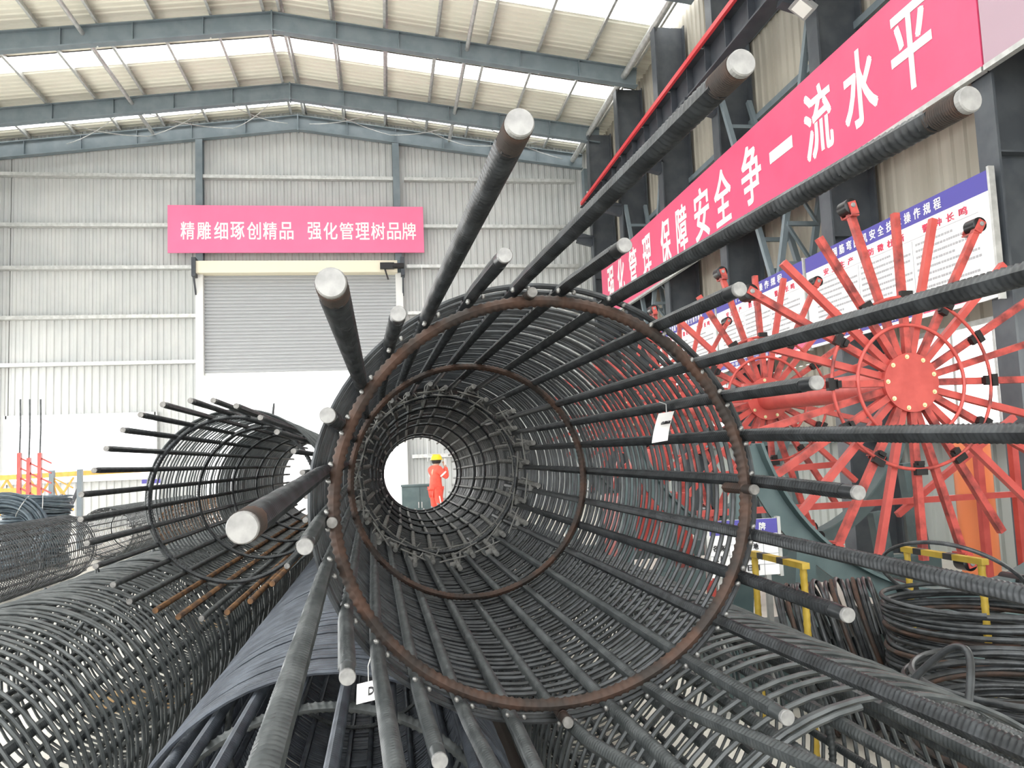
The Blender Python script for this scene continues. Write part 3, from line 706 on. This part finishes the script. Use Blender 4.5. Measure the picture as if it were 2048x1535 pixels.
# ---------------------------------------------------------------- loose hoops on the right
def hoop(Rh, r, seed):
    b = MB(); n = 420; rg = np.random.default_rng(seed); th = np.linspace(0, 2*PI*1.07, n)
    rad = Rh+.010*np.sin(th*2+seed)+np.linspace(0, .022, n)
    pts = np.stack([rad*np.cos(th), rad*np.sin(th), .004*np.sin(th*3+seed)+np.linspace(0, .012, n)], 1)
    b.tube(pts, r, 8, ref=(0, 0, 1), ribs=(.014, r*.18, r*.15)); return b
hm = [hoop(.42, .0105, s).mesh('stiffener_hoop', m_, True) for s, m_ in ((1, STEEL), (2, STEEL), (3, RUST), (4, STEEL))]
def put_hoop(loc, rot, label, group, i, sc=1.0):
    o = link('stiffener_hoop', hm[i % 4] if i % 3 else hm[1], None, loc); o.rotation_euler = rot; o.scale = (sc, sc, 1)
    return tag(o, label, 'hoop', group)
for i in range(18):     # leaning row
    put_hoop((2.22+i*.036, 4.38+i*.004, .40), (math.radians(74), 0, math.radians(60+random.uniform(-4, 4))), 'dark rebar hoop leaning upright in the row beside the yellow guard rails', 'hoops leaning in a row', i, .95)
def pile(x, y, n, nm, seed, grp):
    rg = np.random.default_rng(seed)
    for i in range(n):
        put_hoop((x+rg.uniform(-.01, .01), y+rg.uniform(-.01, .01), .03+i*.0255), (rg.uniform(-.02, .02), rg.uniform(-.02, .02), rg.uniform(3.6, 6.0)), nm, grp, i+seed, 1+rg.uniform(-.012, .012))
pile(2.80, 3.65, 31, 'dark rebar hoop lying in the taller stack near the green machine base', 1, 'hoops in the taller stack')
pile(2.18, 2.55, 29, 'rusty rebar hoop lying in the nearer stack beside the right-hand bottom cage', 2, 'hoops in the nearer stack')
put_hoop((2.9, 4.0, .84), (math.radians(38), .1, 2.0), 'bent rebar hoop sticking up tilted from the top of the taller stack', None, 1, .8)

# ---------------------------------------------------------------- cage rolling machine with red spoked discs
_h1 = at(1818, 765, Y=5.6); _h2 = at(1533, 797, Y=8.0)
HX, HZ = float(_h1[0]), float(_h1[2])
def hub(y): return _h1+(_h2-_h1)*(y-5.6)/2.4
def disc(y, label, near, ph=0.0):
    HX, _, HZ = hub(y)
    t = thing('spoked_disc', (HX, y, HZ-1.35), label, 'machine wheel', 'spoked discs of the rolling machine')
    c = np.array([HX, y, HZ])
    b = MB(); b.lathe(c, (0, 1, 0), [(-.035, .218), (-.035, .22), (.02, .22), (.02, .12)], 48); obj('hub_plate', b, RED, t, True)
    b = MB(); b.lathe(c+np.array([0, .1, 0]), (0, 1, 0), [(-.1, .13), (.2, .13)], 32); obj('hub_sleeve', b, RED, t, True)
    for i in range(9):
        a = i*2*PI/9+.3; b = MB(); p = c+np.array([math.cos(a)*.192, -.036, math.sin(a)*.192])
        b.lathe(p, (0, -1, 0), [(0, .017), (.003, .017), (.003, .010), (.012, .010), (.012, .006), (.017, .006)], 12)
        obj('hub_bolt', b, BRASS, t)
    n = 24
    for i in range(n):
        a = PI/2+ph+i*2*PI/n; long_ = i % 3 == 1
        d = np.array([math.cos(a), 0, math.sin(a)]); r1 = 1.35 if long_ else 1.29+.02*math.sin(i*2.3)
        b = MB(); yo = np.array([0, .03 if i % 2 else 0, 0]); b.bar(c+d*.21+yo, c+d*r1+yo, .050, .05, (0, 1, 0))
        s = obj('spoke', b, RED_WORN if long_ or i % 2 == 0 else RED, t)
        if long_:
            sd = np.array([-d[2], 0, d[0]]); p = c+d*(r1+.02)
            b = MB(); b.bar(p-d*.05+np.array([0, -.03, 0]), p+d*.05+np.array([0, -.03, 0]), .06, .012, (0, 1, 0)); b.bar(p-d*.05+np.array([0, .11, 0]), p+d*.05+np.array([0, .11, 0]), .06, .012, (0, 1, 0)); b.bar(p-d*.055+np.array([0, -.03, 0]), p-d*.055+np.array([0, .11, 0]), .06, .012)
            obj('roller_bracket', b, RED_WORN, s)
            b = MB(); b.lathe(p+d*.02+np.array([0, -.02, 0]), (0, 1, 0), [(0, .052), (.003, .058), (.117, .058), (.12, .052)], 20); obj('roller', b, ROLLER, s, True)
            b = MB(); b.lathe(p+d*.02+np.array([0, -.02, 0]), (0, -1, 0), [(0, .018), (.022, .018), (.024, .012)], 12); obj('roller_axle', b, CUT, s)
        if i % 2 == 0 and near < 3:
            p = c+d*.64+yo; sd = np.array([-d[2], 0, d[0]]); b = MB()
            b.bar(p-d*.045+np.array([0, -.035, 0]), p+d*.03+np.array([0, -.035, 0]), .07, .03, (0, 1, 0)); b.bar(p-sd*.045+d*.02+np.array([0, -.05, 0]), p+sd*.045+d*.02+np.array([0, -.05, 0]), .045, .04, (0, 1, 0)); b.bar(p-d*.06+np.array([0, -.045, 0]), p-d*.03+np.array([0, -.045, 0]), .05, .05, (0, 1, 0))
            obj('ring_clamp', b, DKCLAMP, s)
    th = np.arange(72)*2*PI/72
    b = MB(); b.tube(np.stack([HX+.43*np.cos(th), th*0+y-.03, HZ+.43*np.sin(th)], 1), .014, 8, ref=(0, 1, 0), closed=True); obj('inner_ring', b, RED, t, True)
    b = MB(); b.tube(np.stack([HX+.64*np.cos(th), th*0+y-.045, HZ+.64*np.sin(th)], 1), .013, 8, ref=(0, 1, 0), closed=True); obj('clamp_ring', b, RED_WORN, t, True)
    return t
disc(5.6, 'red spoked disc of the rolling machine, nearest one with the round hub plate', 1, .0)
disc(8.0, 'red spoked disc of the rolling machine, second one on the shaft', 2, .03)
disc(10.6, 'red spoked disc of the rolling machine, third one seen through the cage hoops', 3, -.04)
disc(13.2, 'red spoked disc of the rolling machine, farthest one on the shaft', 3, .02)
b = MB(); b.lathe(hub(5.75), hub(14)-hub(5.75), [(0, .115), (8.3, .115)], 28); solo('drive_shaft', b, RED, 'thick red shaft joining the spoked discs', 'shaft', None, True)
# green saddle frames carrying the discs, base beams
def saddle(y, label):
    HX, _, HZ = hub(y)
    t = thing('saddle_frame', (HX, y, 0), label, 'machine frame', 'green saddle frames')
    th = np.linspace(math.radians(196), math.radians(344), 36); P = []; Q = []
    r0 = 1.44; c = np.array([HX, y, HZ])
    for a in th:
        d = np.array([math.cos(a), 0, math.sin(a)])
        P.append([c+d*r0+Yx*-.09, c+d*r0+Yx*.09, c+d*(r0+.02)+Yx*.09, c+d*(r0+.02)-Yx*.09])
        Q.append([c+d*(r0+.01)+Yx*-.012, c+d*(r0+.01)+Yx*.012, c+d*(r0+.16)+Yx*.012, c+d*(r0+.16)-Yx*.012])
    b = MB(); b.grid(np.array(P)); obj('curved_track', b, GREEN, t, True)
    b = MB(); b.grid(np.array(Q)); obj('web_plate', b, GREEN, t)
    for sx in (-1, 1):
        for xa, xb, zb in ((1.62, 1.50, 1.35), (1.2, 1.12, .86)):
            b = MB(); b.bar((HX+sx*xa, y, .2), (HX+sx*xb, y, zb), .14, .12); obj('support_leg', b, GREEN, t)
    b = MB(); b.box(HX-1.75, HX+1.75, y-.1, y+.1, .2, .40); obj('cross_beam', b, GREEN, t)
    for sx in (-.42, .42):
        b = MB(); b.lathe((HX+sx, y-.12, HZ-1.41), (0, 1, 0), [(0, .05), (.2, .05)], 16); obj('support_roller', b, ROLLER, t, True)
saddle(5.25, 'green curved saddle frame under the nearest red disc')
saddle(8.0, 'green curved saddle frame under the second red disc')
saddle(10.6, 'green curved saddle frame under the third red disc')
for x, s in ((HX-1.6, 'aisle side'), (HX+1.6, 'wall side')):
    b = MB(); b.box(x-.12, x+.12, 5.4, 14, 0, .2); b.box(x-.16, x+.16, 5.4, 14, .2, .225); solo('machine_base_beam', b, GREEN, 'long green base beam of the rolling machine on its '+s, 'beam', 'machine base beams')
t = thing('gear_bench', (2.1, 5.0, 0), 'low green steel bench at the near end of the rolling machine', 'bench')
b = MB(); b.box(1.95, 5.3, 4.86, 5.1, .0, .42); obj('front_panel', b, GREEN, t)
b = MB(); b.box(1.9, 5.35, 4.82, 5.2, .42, .46); obj('top_plate', b, GREEN, t)
for x in (2.1, 2.75, 3.4, 4.1, 4.8):
    b = MB(); b.box(x-.06, x+.06, 4.80, 4.87, .0, .42); obj('stiffener_post', b, GREEN, t)
# red support stand behind the nearest disc
t = thing('red_stand', (HX, 6.6, 0), 'red tube stand with diagonal braces behind the nearest disc', 'stand')
for x in (2.62, 5.15, 5.5):
    b = MB(); b.box(x-.03, x+.03, 6.57, 6.63, 0, 1.62 if x > 5 else 1.05); obj('post', b, RED, t)
b = MB(); b.bar((2.5, 6.5, 1.05), (5.5, 6.5, 1.08), .05); obj('lower_rail', b, RED, t)
b = MB(); b.bar((4.3, 6.55, .95), (5.5, 6.55, 1.75), .05); obj('diagonal_brace', b, RED, t)
b = MB(); b.bar((2.7, 6.7, 1.35), (3.9, 6.7, 1.40), .05); obj('middle_rail', b, RED, t)
b = MB(); b.bar((5.1, 6.6, 1.6), (5.55, 6.6, 1.62), .05); obj('top_rail', b, RED, t)
b = MB(); b.lathe((5.32, 6.9, .2), (0, 0, 1), [(0, .16), (1.5, .16)], 24); solo('orange_cylinder', b, mat('orange_paint', (.80, .25, .10), .4), 'upright orange cylinder by the right-hand wall behind the red stand', 'cylinder', None, True)
t = thing('red_drive_unit', (2.9, 9.3, 0), 'red drive unit of the rolling machine between the second and third discs', 'machine')
b = MB(); b.box(2.55, 3.35, 8.9, 9.7, .5, 1.1); obj('gearbox', b, RED, t)
b = MB(); b.lathe((2.95, 8.75, 1.45), (0, 1, 0), [(0, .10), (.02, .16), (.7, .16), (.72, .1)], 24); obj('motor', b, RED, t, True)
for x in (2.6, 3.3):
    b = MB(); b.box(x-.05, x+.05, 8.9, 9.7, 0, .5); obj('leg', b, RED, t)
b = MB(); b.box(2.75, 3.15, 9.05, 9.55, 1.1, 1.3); obj('motor_mount', b, RED_WORN, t)
# yellow guard rails
def guard(x, ya, yb, z, label):
    t = thing('guard_rail', (x, (ya+yb)/2, 0), label, 'guard rail', 'yellow guard rails')
    for y in (ya, yb):
        b = MB(); b.tube([(x, y, q) for q in np.arange(0, z, .012)], .017, 10, ribs=(.048, .003, .002)); o = obj('post', b, YELLOW, t, True)
        b = MB(); b.lathe((x, y, z*.35), (0, 0, 1), [(0, .0205), (z*.18, .0205)], 12); obj('black_band', b, BLACKP, o)
    b = MB(); b.bar((x, ya+.03, z), (x, yb-.03, z), .04, .03); o = obj('top_rail', b, YELLOW, t)
    for f in (.2, .62):
        y = ya+(yb-ya)*f; b = MB(); b.box(x-.0215, x+.0215, y-.035, y+.035, z-.016, z+.0165); obj('black_band', b, BLACKP, o)
guard(2.03, 4.45, 3.9, .97, 'yellow and black guard rail beside the notice board and leaning hoops')
guard(2.93, 4.4, 3.8, .95, 'yellow and black guard rail in front of the nearest red disc')
# material notice board
p = at(1452, 1086, Y=5.0)
t = thing('material_board', (p[0], 5.0, 0), 'small white table board with blue header standing by the green base', 'board')
x0, x1 = at(1385, 1086, Y=5.0)[0], at(1515, 1086, Y=5.0)[0]; z0, z1 = at(1450, 1140, Y=5.0)[2], at(1450, 1033, Y=5.0)[2]
b = MB(); b.box(x0, x1, 4.72, 4.74, z0, z1); obj('panel', b, BOARD, t)
b = MB(); b.box(x0, x1, 4.715, 4.72, z1-.085, z1); obj('header_band', b, BLUE, t)
b = MB(); b.box(x1, x1+.02, 4.71, 4.75, z0-.01, z1+.01); b.box(x0-.02, x0, 4.71, 4.75, z0-.01, z1+.01); obj('edge_frame', b, GALV, t)
b = MB()
for x in (x0+.06, x1-.06): b.box(x-.015, x+.015, 4.74, 4.77, 0, z1-.05)
obj('stand_post', b, GALV, t)
b = MB()
for r in range(1, 4): b.box(x0, x1, 4.7175, 4.72, z0+r*.062, z0+r*.062+.003)
for f in (.28, .5, .78): b.box(x0+(x1-x0)*f, x0+(x1-x0)*f+.003, 4.7175, 4.72, z0, z1-.085)
obj('table_grid', b, GREYTXT, t)
b = MB()
for s0, fx, r in (('名', .04, 3), ('称', .14, 3), ('产', .53, 3), ('地', .63, 3), ('规', .04, 2), ('格', .14, 2), ('检', .53, 2), ('验', .63, 2), ('数', .04, 1), ('量', .14, 1), ('日', .53, 1), ('期', .63, 1)):
    put_text(b, s0, (x0+(x1-x0)*fx, 4.715, z0+(r-.0)*.062-.045+.045*.3), (1, 0, 0), (0, 0, 1), .030, .034, .01)
obj('table_lettering', b, BLACKTXT, t)
b = MB()
for i, ch in enumerate('材料标识牌'): put_text(b, ch, (x0+.05+i*.065, 4.712, z1-.065), (1, 0, 0), (0, 0, 1), .042, .045, .012)
obj('header_lettering', b, WHITE, t)

# ---------------------------------------------------------------- far left: coils, red posts, yellow frame, grey frame
def wire_coil(c, axis, Rm, w, th, label, seed):
    rg = np.random.default_rng(seed); axis = np.array(axis, float); axis /= np.linalg.norm(axis)
    e = np.array([0, 0, 1.0]) if abs(axis[2]) < .8 else np.array([0, 1.0, 0]); sd = np.cross(axis, e); sd /= np.linalg.norm(sd); up = np.cross(sd, axis); b = MB()
    for j in range(80):
        off = rg.uniform(-w/2, w/2); R = Rm-rg.uniform(0, th); a = np.linspace(0, 2*PI, 41)[:-1]; wob = rg.uniform(-.03, .03); ph = rg.uniform(0, 6)
        pts = np.array(c)+np.outer(np.cos(a)*(R+wob*np.cos(a*2+ph)), sd)+np.outer(np.sin(a)*(R+wob*np.cos(a*2+ph)), up)+np.outer(off+.04*np.sin(a+ph), axis)
        b.tube(pts, .013, 5, ref=axis, closed=True)
    t = thing('wire_coil', (c[0], c[1], c[2]-(Rm if abs(axis[2]) < .8 else w/2)), label, 'wire coil', 'wire rod coils')
    obj('wire_windings', b, WIRE, t, True)
    for q in (0, 2.1, 4.2):
        p = np.array(c)+sd*math.cos(q)*(Rm-th/2)+up*math.sin(q)*(Rm-th/2); b = MB(); a = np.linspace(0, 2*PI, 13)[:-1]; rd = sd*math.cos(q)+up*math.sin(q)
        b.tube(p+np.outer(np.cos(a)*(th/2+.05), rd)+np.outer(np.sin(a)*(w/2+.06), axis), .007, 5, closed=True); obj('binding_wire', b, GALV, t)
q = at(5, 1035, Y=14.3); wire_coil((q[0], 14.3, .66), (.35, -.9, .12), .66, .6, .26, 'bluish wire rod coil at the far left edge, open end facing', 1)
q = at(66, 1010, Y=15.6); wire_coil((q[0], 15.6, .38), (.02, .03, 1), .60, .70, .22, 'bluish wire rod coil lying flat under another coil at the far left', 2)
wire_coil((q[0]+.05, 15.6, 1.0), (.06, .04, 1), .58, .46, .2, 'teal wire rod coil lying flat on top of another coil at the far left', 3)
for i, (x, y1_, s) in enumerate(((38, 905, 'first'), (57, 915, 'second'), (79, 905, 'third'))):
    p = at(x, 985, Y=18.0); zt = at(x, y1_, Y=18)[2]; zz = at(x, 798, Y=18)[2]
    t = thing('rod_post', (p[0], 18.0, 0), 'red post with a tall thin rod at the far left, %s of three' % s, 'post', 'red posts with rods')
    b = MB(); b.box(p[0]-.035, p[0]+.035, 17.96, 18.04, 0, zt); obj('post', b, RED, t)
    b = MB(); b.tube([(p[0], 18, zt), (p[0]+.01, 18, (zt+zz)/2), (p[0], 18, zz)], .018, 6); obj('rod', b, STEEL_GREY, t)
    b = MB()
    for q in range(4): b.bar((p[0], 18, zt-.1-q*.2), (p[0]+.22, 18, zt-.22-q*.2), .03)
    obj('peg', b, RED, t)
t = thing('truss_conveyor', (-9, 21.5, 0), 'orange yellow truss conveyor frame in front of the open bay', 'machine')
za, zb = 1.55, .75
b = MB(); b.bar((-12, 21.5, za), (-5.6, 21.5, za+.12), .10, .12); obj('top_chord', b, ORANGE, t)
b = MB(); b.bar((-12, 21.5, zb), (-7.9, 21.5, zb), .10, .12); obj('bottom_chord', b, ORANGE, t)
for i in range(9):
    x = -12+i*.5; b = MB(); b.bar((x, 21.5, za), (x+.5, 21.5, zb), .05); b.bar((x+.5, 21.5, za), (x, 21.5, zb), .04); obj('lattice_bar', b, ORANGE, t)
b = MB(); b.box(-12, -8.2, 21.3, 21.36, .8, 1.35); obj('side_panel', b, ORANGE, t)
for x in (-11.2, -8.0):
    b = MB(); b.box(x-.06, x+.06, 21.4, 21.6, 0, zb); obj('leg', b, ORANGE, t)
t = thing('grey_frame', (-6.6, 19.4, 0), 'grey steel frame with pale diagonal struts beside the truss conveyor', 'machine frame')
xa, xb = at(104, 960, Y=19.4)[0], at(160, 960, Y=19.4)[0]; zt = at(104, 940, Y=19.4)[2]
for x in (xa, xb):
    b = MB(); b.box(x-.05, x+.05, 19.35, 19.45, 0, zt); obj('post', b, FRAME, t)
b = MB(); b.bar((xb, 19.4, zt-.35), (xb-.4, 19.4, .4), .06); obj('knee_brace', b, FRAME_DK, t)
for q in (.1, .45, .8):
    b = MB(); b.bar((xa, 19.4, zt-.15), (xb-.1-q*.4, 19.4, zt-.35-q*.5), .025); obj('strut', b, ORANGE, t)
b = MB(); b.box(xb-.45, xb-.2, 19.2, 19.5, .35, .72); obj('motor', b, DKCLAMP, t)
p = at(300, 950, Y=25.8); t = thing('notice_board', (p[0], 25.8, 0), 'small white panel with blue top strip beyond the left upper cage', 'board')
b = MB(); b.box(p[0]-.22, p[0]+.3, 25.78, 25.8, .75, 1.4); obj('panel', b, BOARD, t)
b = MB(); b.box(p[0]-.22, p[0]+.3, 25.77, 25.78, 1.28, 1.4); obj('header_band', b, BLUE, t)
b = MB(); b.box(p[0]-.02, p[0]+.04, 25.8, 25.84, 0, 1.3); obj('stand_post', b, GALV, t)

# ---------------------------------------------------------------- beyond the far mouth: cabinet and worker
xa, xb = at(804, 990, Y=21)[0], at(852, 990, Y=21)[0]; zt = at(830, 972, Y=21)[2]
t = thing('green_cabinet', ((xa+xb)/2, 21, 0), 'low green grey cabinet standing behind the worker', 'cabinet')
b = MB(); b.box(xa, xb+.3, 21, 21.6, 0, zt); obj('body', b, GREEN, t)
b = MB(); b.box(xa-.02, xb+.32, 20.97, 21.63, zt, zt+.04); obj('top_plate', b, GREEN, t)
for q in (0, 1):
    m_ = (xa+xb+.3)/2; b = MB(); b.box(xa+.02 if q == 0 else m_+.01, m_-.01 if q == 0 else xb+.28, 20.98, 21.0, .1, zt-.03); d_ = obj('door', b, GREEN, t)
    b = MB(); b.box(m_-.05 if q == 0 else m_+.03, m_-.03 if q == 0 else m_+.05, 20.96, 20.98, zt*.45, zt*.6); obj('handle', b, GALV, d_)
def skin(verts, edges, radii, sub=2):
    me = bpy.data.meshes.new('sk'); me.from_pydata([tuple(map(float, v)) for v in verts], edges, []); o = bpy.data.objects.new('sk', me); COL.objects.link(o)
    o.modifiers.new('s', 'SKIN'); md = o.modifiers.new('u', 'SUBSURF'); md.levels = sub
    for i, r in enumerate(radii):
        sv = me.skin_vertices[0].data[i]; sv.radius = r if isinstance(r, tuple) else (r, r); sv.use_root = i == 0
    dg = bpy.context.evaluated_depsgraph_get(); dg.update()
    e = bpy.data.meshes.new_from_object(o.evaluated_get(dg))
    b = MB(); b.add(np.array([v.co[:] for v in e.vertices]), [list(p.vertices) for p in e.polygons])
    bpy.data.objects.remove(o); bpy.data.meshes.remove(e); bpy.data.meshes.remove(me); return b
# worker: local frame x forward (facing), y left, z up; then turned
P0 = at(871, 960, Y=19.0); PW = np.array([P0[0], 19.0, 0]); FA = math.radians(25)      # facing right and away
def W(p):
    x, y, z = p; c, s = math.cos(FA), math.sin(FA); return np.array([PW[0]+x*c-y*s, PW[1]+x*s+y*c, z])
J = dict(pel=(0, 0, .95), wai=(.0, 0, 1.08), che=(.01, 0, 1.30), sho=(0, 0, 1.42), nek=(.02, 0, 1.48), hed=(.05, 0, 1.58), top=(.04, 0, 1.69),
         lsh=(0, .17, 1.40), lel=(.10, .27, 1.17), lwr=(.27, .13, 1.28), rsh=(0, -.17, 1.40), rel=(.16, -.26, 1.20), rwr=(.21, -.10, 1.45),
         lhp=(0, .09, .90), lkn=(.03, .11, .50), lan=(-.01, .12, .09), lto=(.13, .13, .04), rhp=(0, -.09, .90), rkn=(.05, -.12, .50), ran=(.02, -.13, .09), rto=(.16, -.14, .04),
         lha=(.31, .06, 1.33), rha=(.19, -.06, 1.53))
def sk(names, edges, radii, sub=2):
    ix = {n_: i for i, n_ in enumerate(names)}
    return skin([W(J[n_]) for n_ in names], [(ix[a_], ix[b_]) for a_, b_ in edges], radii, sub)
t = thing('person', PW, 'worker in orange red workwear and yellow helmet, phone raised to the face', 'person')
names = ['pel', 'wai', 'che', 'sho', 'nek', 'hed', 'top', 'lsh', 'lel', 'lwr', 'lha', 'rsh', 'rel', 'rwr', 'rha', 'lhp', 'lkn', 'lan', 'lto', 'rhp', 'rkn', 'ran', 'rto']
b = sk(names, [('pel', 'wai'), ('wai', 'che'), ('che', 'sho'), ('sho', 'nek'), ('nek', 'hed'), ('hed', 'top'), ('sho', 'lsh'), ('lsh', 'lel'), ('lel', 'lwr'), ('lwr', 'lha'), ('sho', 'rsh'), ('rsh', 'rel'), ('rel', 'rwr'), ('rwr', 'rha'),
               ('pel', 'lhp'), ('lhp', 'lkn'), ('lkn', 'lan'), ('lan', 'lto'), ('pel', 'rhp'), ('rhp', 'rkn'), ('rkn', 'ran'), ('ran', 'rto')],
       [.12, .11, .13, .09, .055, .092, .07, .055, .04, .03, .035, .055, .04, .03, .035, .08, .055, .04, .03, .08, .055, .04, .03])
# five fingers on each hand, nose and ears on the head
for hnd, wr, sg in (('lha', 'lwr', 1), ('rha', 'rwr', -1)):
    h = np.array(J[hnd]); w_ = np.array(J[wr]); d = (h-w_)/np.linalg.norm(h-w_); sd = np.cross(d, [0, 0, 1.0]); sd /= np.linalg.norm(sd)
    for q in range(4): b.tube([W(h+sd*(q-1.5)*.018), W(h+sd*(q-1.5)*.018+d*.04+np.array([0, 0, .0])), W(h+sd*(q-1.5)*.016+d*(.055+.006*(q in (1, 2)))+np.array([.02, 0, -.01]))], [.010, .009, .007], 6)
    b.tube([W(h-sd*.03*sg), W(h-sd*.055*sg+d*.02), W(h-sd*.05*sg+d*.045)], [.011, .010, .008], 6)
b.lathe(W((.145, 0, 1.585)), (math.cos(FA), math.sin(FA), -.3), [(-.03, .02), (0, .016), (.015, .006)], 8)
for s in (-1, 1): b.lathe(W((.03, s*.088, 1.58)), (0, 0, 1), [(-.03, .006), (-.015, .016), (.02, .018), (.03, .008)], 8)
obj('body', b, SKIN, t, True)
b = sk(['wai', 'pel', 'che', 'sho', 'lsh', 'lel', 'lwr', 'rsh', 'rel', 'rwr', 'nek'], [('pel', 'wai'), ('wai', 'che'), ('che', 'sho'), ('sho', 'lsh'), ('lsh', 'lel'), ('lel', 'lwr'), ('sho', 'rsh'), ('rsh', 'rel'), ('rel', 'rwr'), ('sho', 'nek')],
       [(.165, .135), (.20, .16), (.19, .15), (.12, .11), .088, .07, .05, .088, .07, .05, .07])
jk = obj('jacket', b, SUIT, t, True)
J['pe2'] = (0, 0, .93)
b = sk(['pe2', 'lhp', 'lkn', 'lan', 'rhp', 'rkn', 'ran'], [('pe2', 'lhp'), ('lhp', 'lkn'), ('lkn', 'lan'), ('pe2', 'rhp'), ('rhp', 'rkn'), ('rkn', 'ran')], [.13, .115, .09, .075, .115, .09, .075])
tr = obj('trousers', b, SUIT, t, True)
for s in ('l', 'r'):
    k_ = np.array(J[s+'kn']); a_ = np.array(J[s+'hp']); sg = 1 if s == 'l' else -1; b = MB()
    b.tube([W(a_+np.array([-.02, sg*.112, -.1])), W(k_+np.array([-.02, sg*.098, 0])), W(np.array(J[s+'an'])+np.array([-.02, sg*.082, .05]))], .016, 6); obj('reflective_stripe', b, REFL, tr)
    e_ = np.array(J[s+'el']); h_ = np.array(J[s+'sh']); m_ = h_+(e_-h_)*.55; d = (e_-h_)/np.linalg.norm(e_-h_); b = MB()
    dd = W(h_+d)-W(h_); b.lathe(W(m_), dd, [(-.02, .085), (-.018, .09), (.018, .088), (.02, .083)], 16); obj('reflective_band', b, REFL, jk)
    b = sk([s+'an', s+'to'], [(s+'an', s+'to')], [.062, .05]); obj('boot', b, BOOT, t, True)
b = MB(); b.lathe(W((.035, 0, 1.53)), (0, 0, 1), [(0, .085), (.03, .105), (.08, .113), (.11, .11)], 20); obj('hair', b, HAIR, t, True)
b = MB(); b.lathe(W((.04, 0, 1.615)), (0, 0, 1), [(0, .15), (.008, .15), (.010, .132), (.05, .128), (.09, .105), (.115, .07), (.125, .02), (.126, .005)], 28)
hl = obj('helmet', b, HELM, t, True)
b = MB(); b.bar(W((.17, -.07, 1.62)), W((.17, .07, 1.62)), .06, .012); b.bar(W((-.07, 0, 1.738)), W((.14, 0, 1.735)), .03, .012); obj('helmet_brim', b, HELM, hl)
b = MB(); p = W((.22, -.09, 1.56)); b.bar(p-np.array([0, 0, .08]), p+np.array([0, 0, .08]), .012, .085, (math.cos(FA+.6), math.sin(FA+.6), 0)); 
solo('phone', b, WHITE, 'white phone held up at the face of the worker', 'phone')
